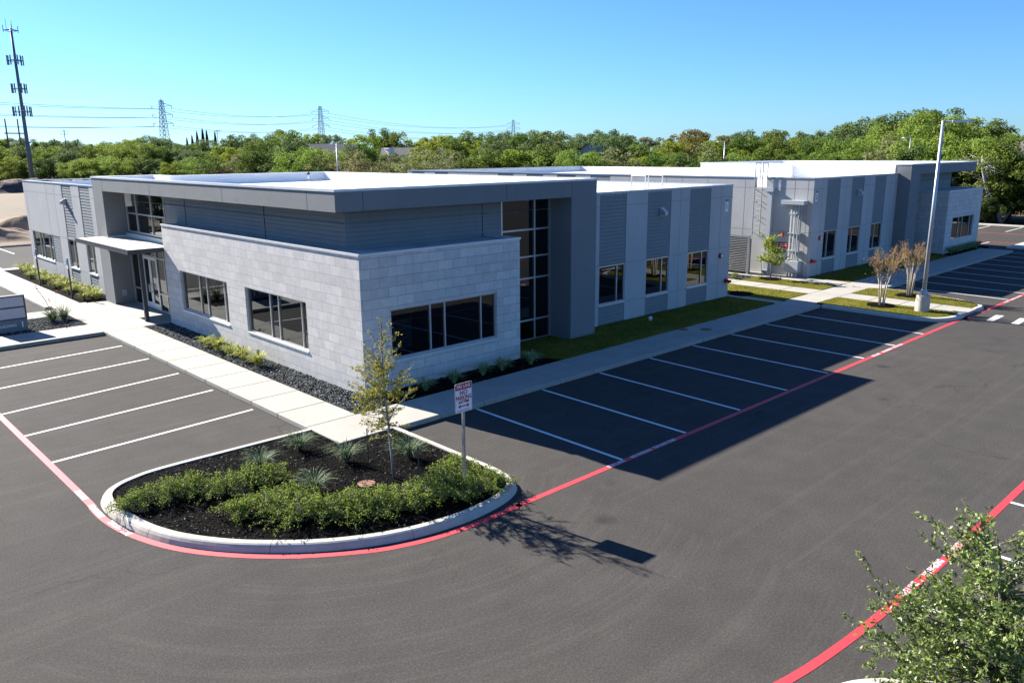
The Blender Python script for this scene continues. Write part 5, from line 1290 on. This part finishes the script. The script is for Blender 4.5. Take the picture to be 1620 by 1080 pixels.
mast(*MAST)
# lattice pylons
def pylon(x, y, h, ang, label, w=.08):
    o = empty('lattice_pylon', (x, y, 0), label=label, cat='pylon', group='lattice pylons of the power line'); mb = MB(); ca, sa = math.cos(ang), math.sin(ang)
    def P(a, b, z): return Vector((x + a * ca - b * sa, y + a * sa + b * ca, z))
    def half(t): return h * (.10 * (1 - t / .5) + .042 * (t / .5) if t < .5 else .042 - .024 * (t - .5) / .5)
    L = [0, .14, .26, .36, .44, .5, .56, .62, .68, .74, .80, .86, .92, .97]
    for i in range(len(L) - 1):
        a, b = half(L[i]), half(L[i+1]); za, zb = h * L[i], h * L[i+1]
        c0 = [(a, a), (a, -a), (-a, -a), (-a, a)]; c1 = [(b, b), (b, -b), (-b, -b), (-b, b)]
        for k in range(4):
            k2 = (k + 1) % 4; mb.tube([P(*c0[k], za), P(*c1[k], zb)], w * 1.3, 4, False); mb.tube([P(*c0[k], za), P(*c1[k2], zb)], w * .7, 4, False); mb.tube([P(*c0[k2], za), P(*c1[k], zb)], w * .7, 4, False); mb.tube([P(*c1[k], zb), P(*c1[k2], zb)], w * .7, 4, False)
    mb.tube([P(0, 0, h * .95), P(0, 0, h)], w, 4); body = mb.build('lattice_body', M['lattice'], o)
    pts = []
    for z in (.65, .77, .885):
        mb = MB(); R = h * .155; zz = h * z
        for s in (-1, 1):
            for b in (-half(z), half(z)): mb.tube([P(s * half(z), b, zz), P(s * R, 0, zz + .2)], w * .9, 4, False); mb.tube([P(s * half(z), b, zz + h * .045), P(s * R, 0, zz + .2)], w * .8, 4, False)
        ar = mb.build('cross_arm', M['lattice'], o)
        for s in (-1, 1): mb = MB(); mb.tube([P(s * R, 0, zz + .2), P(s * R, 0, zz - h * .03)], w * 1.4, 5); pts.append(P(s * R, 0, zz - h * .03)); mb.build('insulator', M['lattice'], ar)
    return pts
PY = [pylon(*p) for p in PYLONS]
# H-frame timber structure and small poles
def hframe(x, y, h, ang):
    o = empty('timber_h_frame', (x, y, 0), label='dark timber H shaped power frame beside the phone mast', cat='pylon'); ca, sa = math.cos(ang), math.sin(ang); W = 1.75
    for s in (-1, 1):
        mb = MB(); px, py = x + s * W * ca, y + s * W * sa; mb.tube([(px, py, 0), (px, py, h)], [.32, .2], 7); mb.build('post', M['wood'], o, smooth=True)
        mb = MB(); mb.tube([(px + s * ca * 1.3, py + s * sa * 1.3, 0), (px, py, h * .72)], .16, 6); mb.build('brace', M['wood'], o)
    for z in (.76, .42):
        mb = MB(); mb.tube([(x - W * 1.4 * ca, y - W * 1.4 * sa, h * z), (x + W * 1.8 * ca, y + W * 1.8 * sa, h * z)], .2, 6); mb.build('cross_beam', M['wood'], o)
hframe(*HFRAME)
for x, y, h, lb in UPOLES:
    o = empty('utility_pole', (x, y, 0), label=lb, cat='utility pole', group='thin utility poles above the tree belt'); mb = MB(); mb.tube([(x, y, 0), (x, y, h)], [.16, .1], 6); mb.build('post', M['wood'], o)
    for dz in (.6, 1.5): mb = MB(); mb.tube([(x - 1.1, y + .9, h - dz), (x + 1.1, y - .9, h - dz)], .07, 4); mb.build('cross_beam', M['wood'], o)
def wire(a, b, sag, r=.035):
    mb = MB(); a, b = Vector(a), Vector(b); P = []
    for k in range(25):
        t = k / 24; p = a.lerp(b, t); p.z -= sag * 4 * t * (1 - t); P.append(p)
    mb.tube(P, r, 4, False); return mb
def span(A, B, sag, label, r=.06):
    o = empty('power_line', tuple(A[0]), label=label, cat='power line', group='power line spans')
    for a, b in zip(A, B): wire(a, b, sag, r).build('cable', M['wire'], o)
span(PY[0], PY[1], 2.6, 'thin cables strung from the nearest pylon to the second pylon')
span(PY[1], PY[2], 5, 'thin cables strung from the second pylon to the most distant pylon')
off = (Vector(PYLONS[0][:2]) - Vector(PYLONS[1][:2])).to_3d() * .62 + Vector((-70, -55, 0))
span([p + off + Vector((0, 0, -1.0)) for p in PY[0]], PY[0], 2.0, 'thin cables running from the nearest pylon towards the phone mast')
# houses among the trees
def house(x, y, w, d, eave, ridge, ang, label, chim=None, hip=False):
    o = empty('house', (x, y, 0), label=label, cat='house', group='houses in the tree belt'); ca, sa = math.cos(ang), math.sin(ang)
    def P(a, b, z): return (x + a * ca - b * sa, y + a * sa + b * ca, z)
    mb = MB(); c = [(-w, -d), (w, -d), (w, d), (-w, d)]
    for i in range(4): a, b = c[i], c[(i+1) % 4]; mb.poly([P(*a, 0), P(*b, 0), P(*b, eave), P(*a, eave)])
    if not hip:
        for s in (-1, 1): mb.poly([P(s * w, -d, eave), P(s * w, d, eave), P(s * w, 0, ridge)])
    wl = mb.build('wall', M['housewall'], o)
    e = .45; mb = MB(); q = w * .45 if hip else w + e
    A = [P(-w - e, -d - e, eave - .15), P(w + e, -d - e, eave - .15), P(w + e, d + e, eave - .15), P(-w - e, d + e, eave - .15)]; R0, R1 = P(-q, 0, ridge), P(q, 0, ridge)
    mb.poly([A[0], A[1], R1, R0]); mb.poly([A[2], A[3], R0, R1]); mb.poly([A[1], A[2], R1]) if hip else None; mb.poly([A[3], A[0], R0]) if hip else None
    rf = mb.build('roof', M['shingle'], o)
    if chim:
        mb = MB(); X, Y_, _ = P(chim[0], chim[1], 0); mb.box(X - .7, Y_ - .7, eave, X + .7, Y_ + .7, chim[2]); mb.box(X - .8, Y_ - .8, chim[2] - .1, X + .8, Y_ + .8, chim[2] + .12); mb.build('chimney', M['whitewall'], rf)
    for s in (-.5, .5):
        mb = MB(); X0 = P(s * w - .6, -d - .03, 1.0); X1 = P(s * w + .6, -d - .03, 2.2); mb.poly([X0, P(s * w + .6, -d - .03, 1.0), X1, P(s * w - .6, -d - .03, 2.2)]); mb.build('window', M['darksteel'], wl)
for a in HOUSES: house(*a)
# spoil heaps and the cut bank at the edge of the field
from mathutils import noise as mn
def heap(x, y, rx, ry, h, seed, m, name, label):
    mb = MB(); n, k = 16, 56; rows = []
    for i in range(n + 1):
        t = i / n; row = []
        for j in range(k):
            a = 6.2832 * j / k; wob = 1 + .22 * mn.noise((math.cos(a) * 1.3 + seed, math.sin(a) * 1.3, 0))
            px, py = x + rx * t * wob * math.cos(a), y + ry * t * wob * math.sin(a)
            z = h * (.5 + .5 * math.cos(math.pi * t)) ** .8 * (1 + .35 * mn.noise((px * .35, py * .35, seed))) + .16 * mn.noise((px * 1.3, py * 1.3, seed)) * (1 - t)
            row.append((px, py, z - .06))
        rows.append(row)
    for a, b in zip(rows, rows[1:]):
        for j in range(k): mb.poly([a[j], a[(j+1) % k], b[(j+1) % k], b[j]])
    tag(mb.build(name, M[m], None, smooth=True), label, 'dirt heap', 'spoil heaps in the field')
for a in HEAPS: heap(*a)

# ------------------------------------------------------------------ light and camera
w = bpy.data.worlds.new('World'); SC.world = w; w.use_nodes = True
nt = w.node_tree; sk = nt.nodes.new('ShaderNodeTexSky'); sk.sky_type = 'NISHITA'; sk.sun_disc = False
EL, AZ = math.radians(30.6), math.radians(-9.2)
sk.sun_elevation = EL; sk.sun_rotation = AZ; sk.altitude = 200; sk.air_density = SKY[0]; sk.dust_density = SKY[1]; sk.ozone_density = SKY[2]
tn = nt.nodes.new('ShaderNodeMix'); tn.data_type = 'RGBA'; tn.blend_type = 'MULTIPLY'; tn.inputs[0].default_value = 1; tn.inputs[7].default_value = (*TINT, 1)
nt.links.new(sk.outputs[0], tn.inputs[6]); nt.links.new(tn.outputs[2], nt.nodes['Background'].inputs[0]); nt.nodes['Background'].inputs[1].default_value = SKY[3]
sl_ = bpy.data.lights.new('Sun', 'SUN'); sl_.energy = SUN; sl_.angle = math.radians(.5); sl_.color = (1, .955, .88)
so = bpy.data.objects.new('Sun', sl_); COL.objects.link(so)
dirv = Vector((math.sin(AZ) * math.cos(EL), math.cos(AZ) * math.cos(EL), math.sin(EL)))
so.rotation_euler = dirv.to_track_quat('Z', 'Y').to_euler(); so.location = (0, 0, 60)
cam = bpy.data.cameras.new('Camera'); cam.sensor_width = 36; cam.lens = 36 * 1263.08 / 1620; cam.clip_start = .1; cam.clip_end = 6000
co_ = bpy.data.objects.new('Camera', cam); COL.objects.link(co_)
yaw, pit, rol = .7574, .2338, -.0077
fw = Vector((math.sin(yaw) * math.cos(pit), math.cos(yaw) * math.cos(pit), -math.sin(pit))); rt_ = Vector((math.cos(yaw), -math.sin(yaw), 0)); up = rt_.cross(fw)
c_, s_ = math.cos(rol), math.sin(rol); X = rt_ * c_ + up * s_; Y = -rt_ * s_ + up * c_; Z = -fw
co_.matrix_world = Matrix(((X.x, Y.x, Z.x, -14.4816), (X.y, Y.y, Z.y, -16.914), (X.z, Y.z, Z.z, 7.3179), (0, 0, 0, 1)))
SC.camera = co_
vs = SC.view_settings; vs.view_transform = 'Standard'; vs.look = 'None'; vs.gamma = 1; vs.exposure = EXPO
SC.render.engine = 'CYCLES'; SC.cycles.use_denoising = True; SC.cycles.max_bounces = 6; SC.cycles.transparent_max_bounces = 8
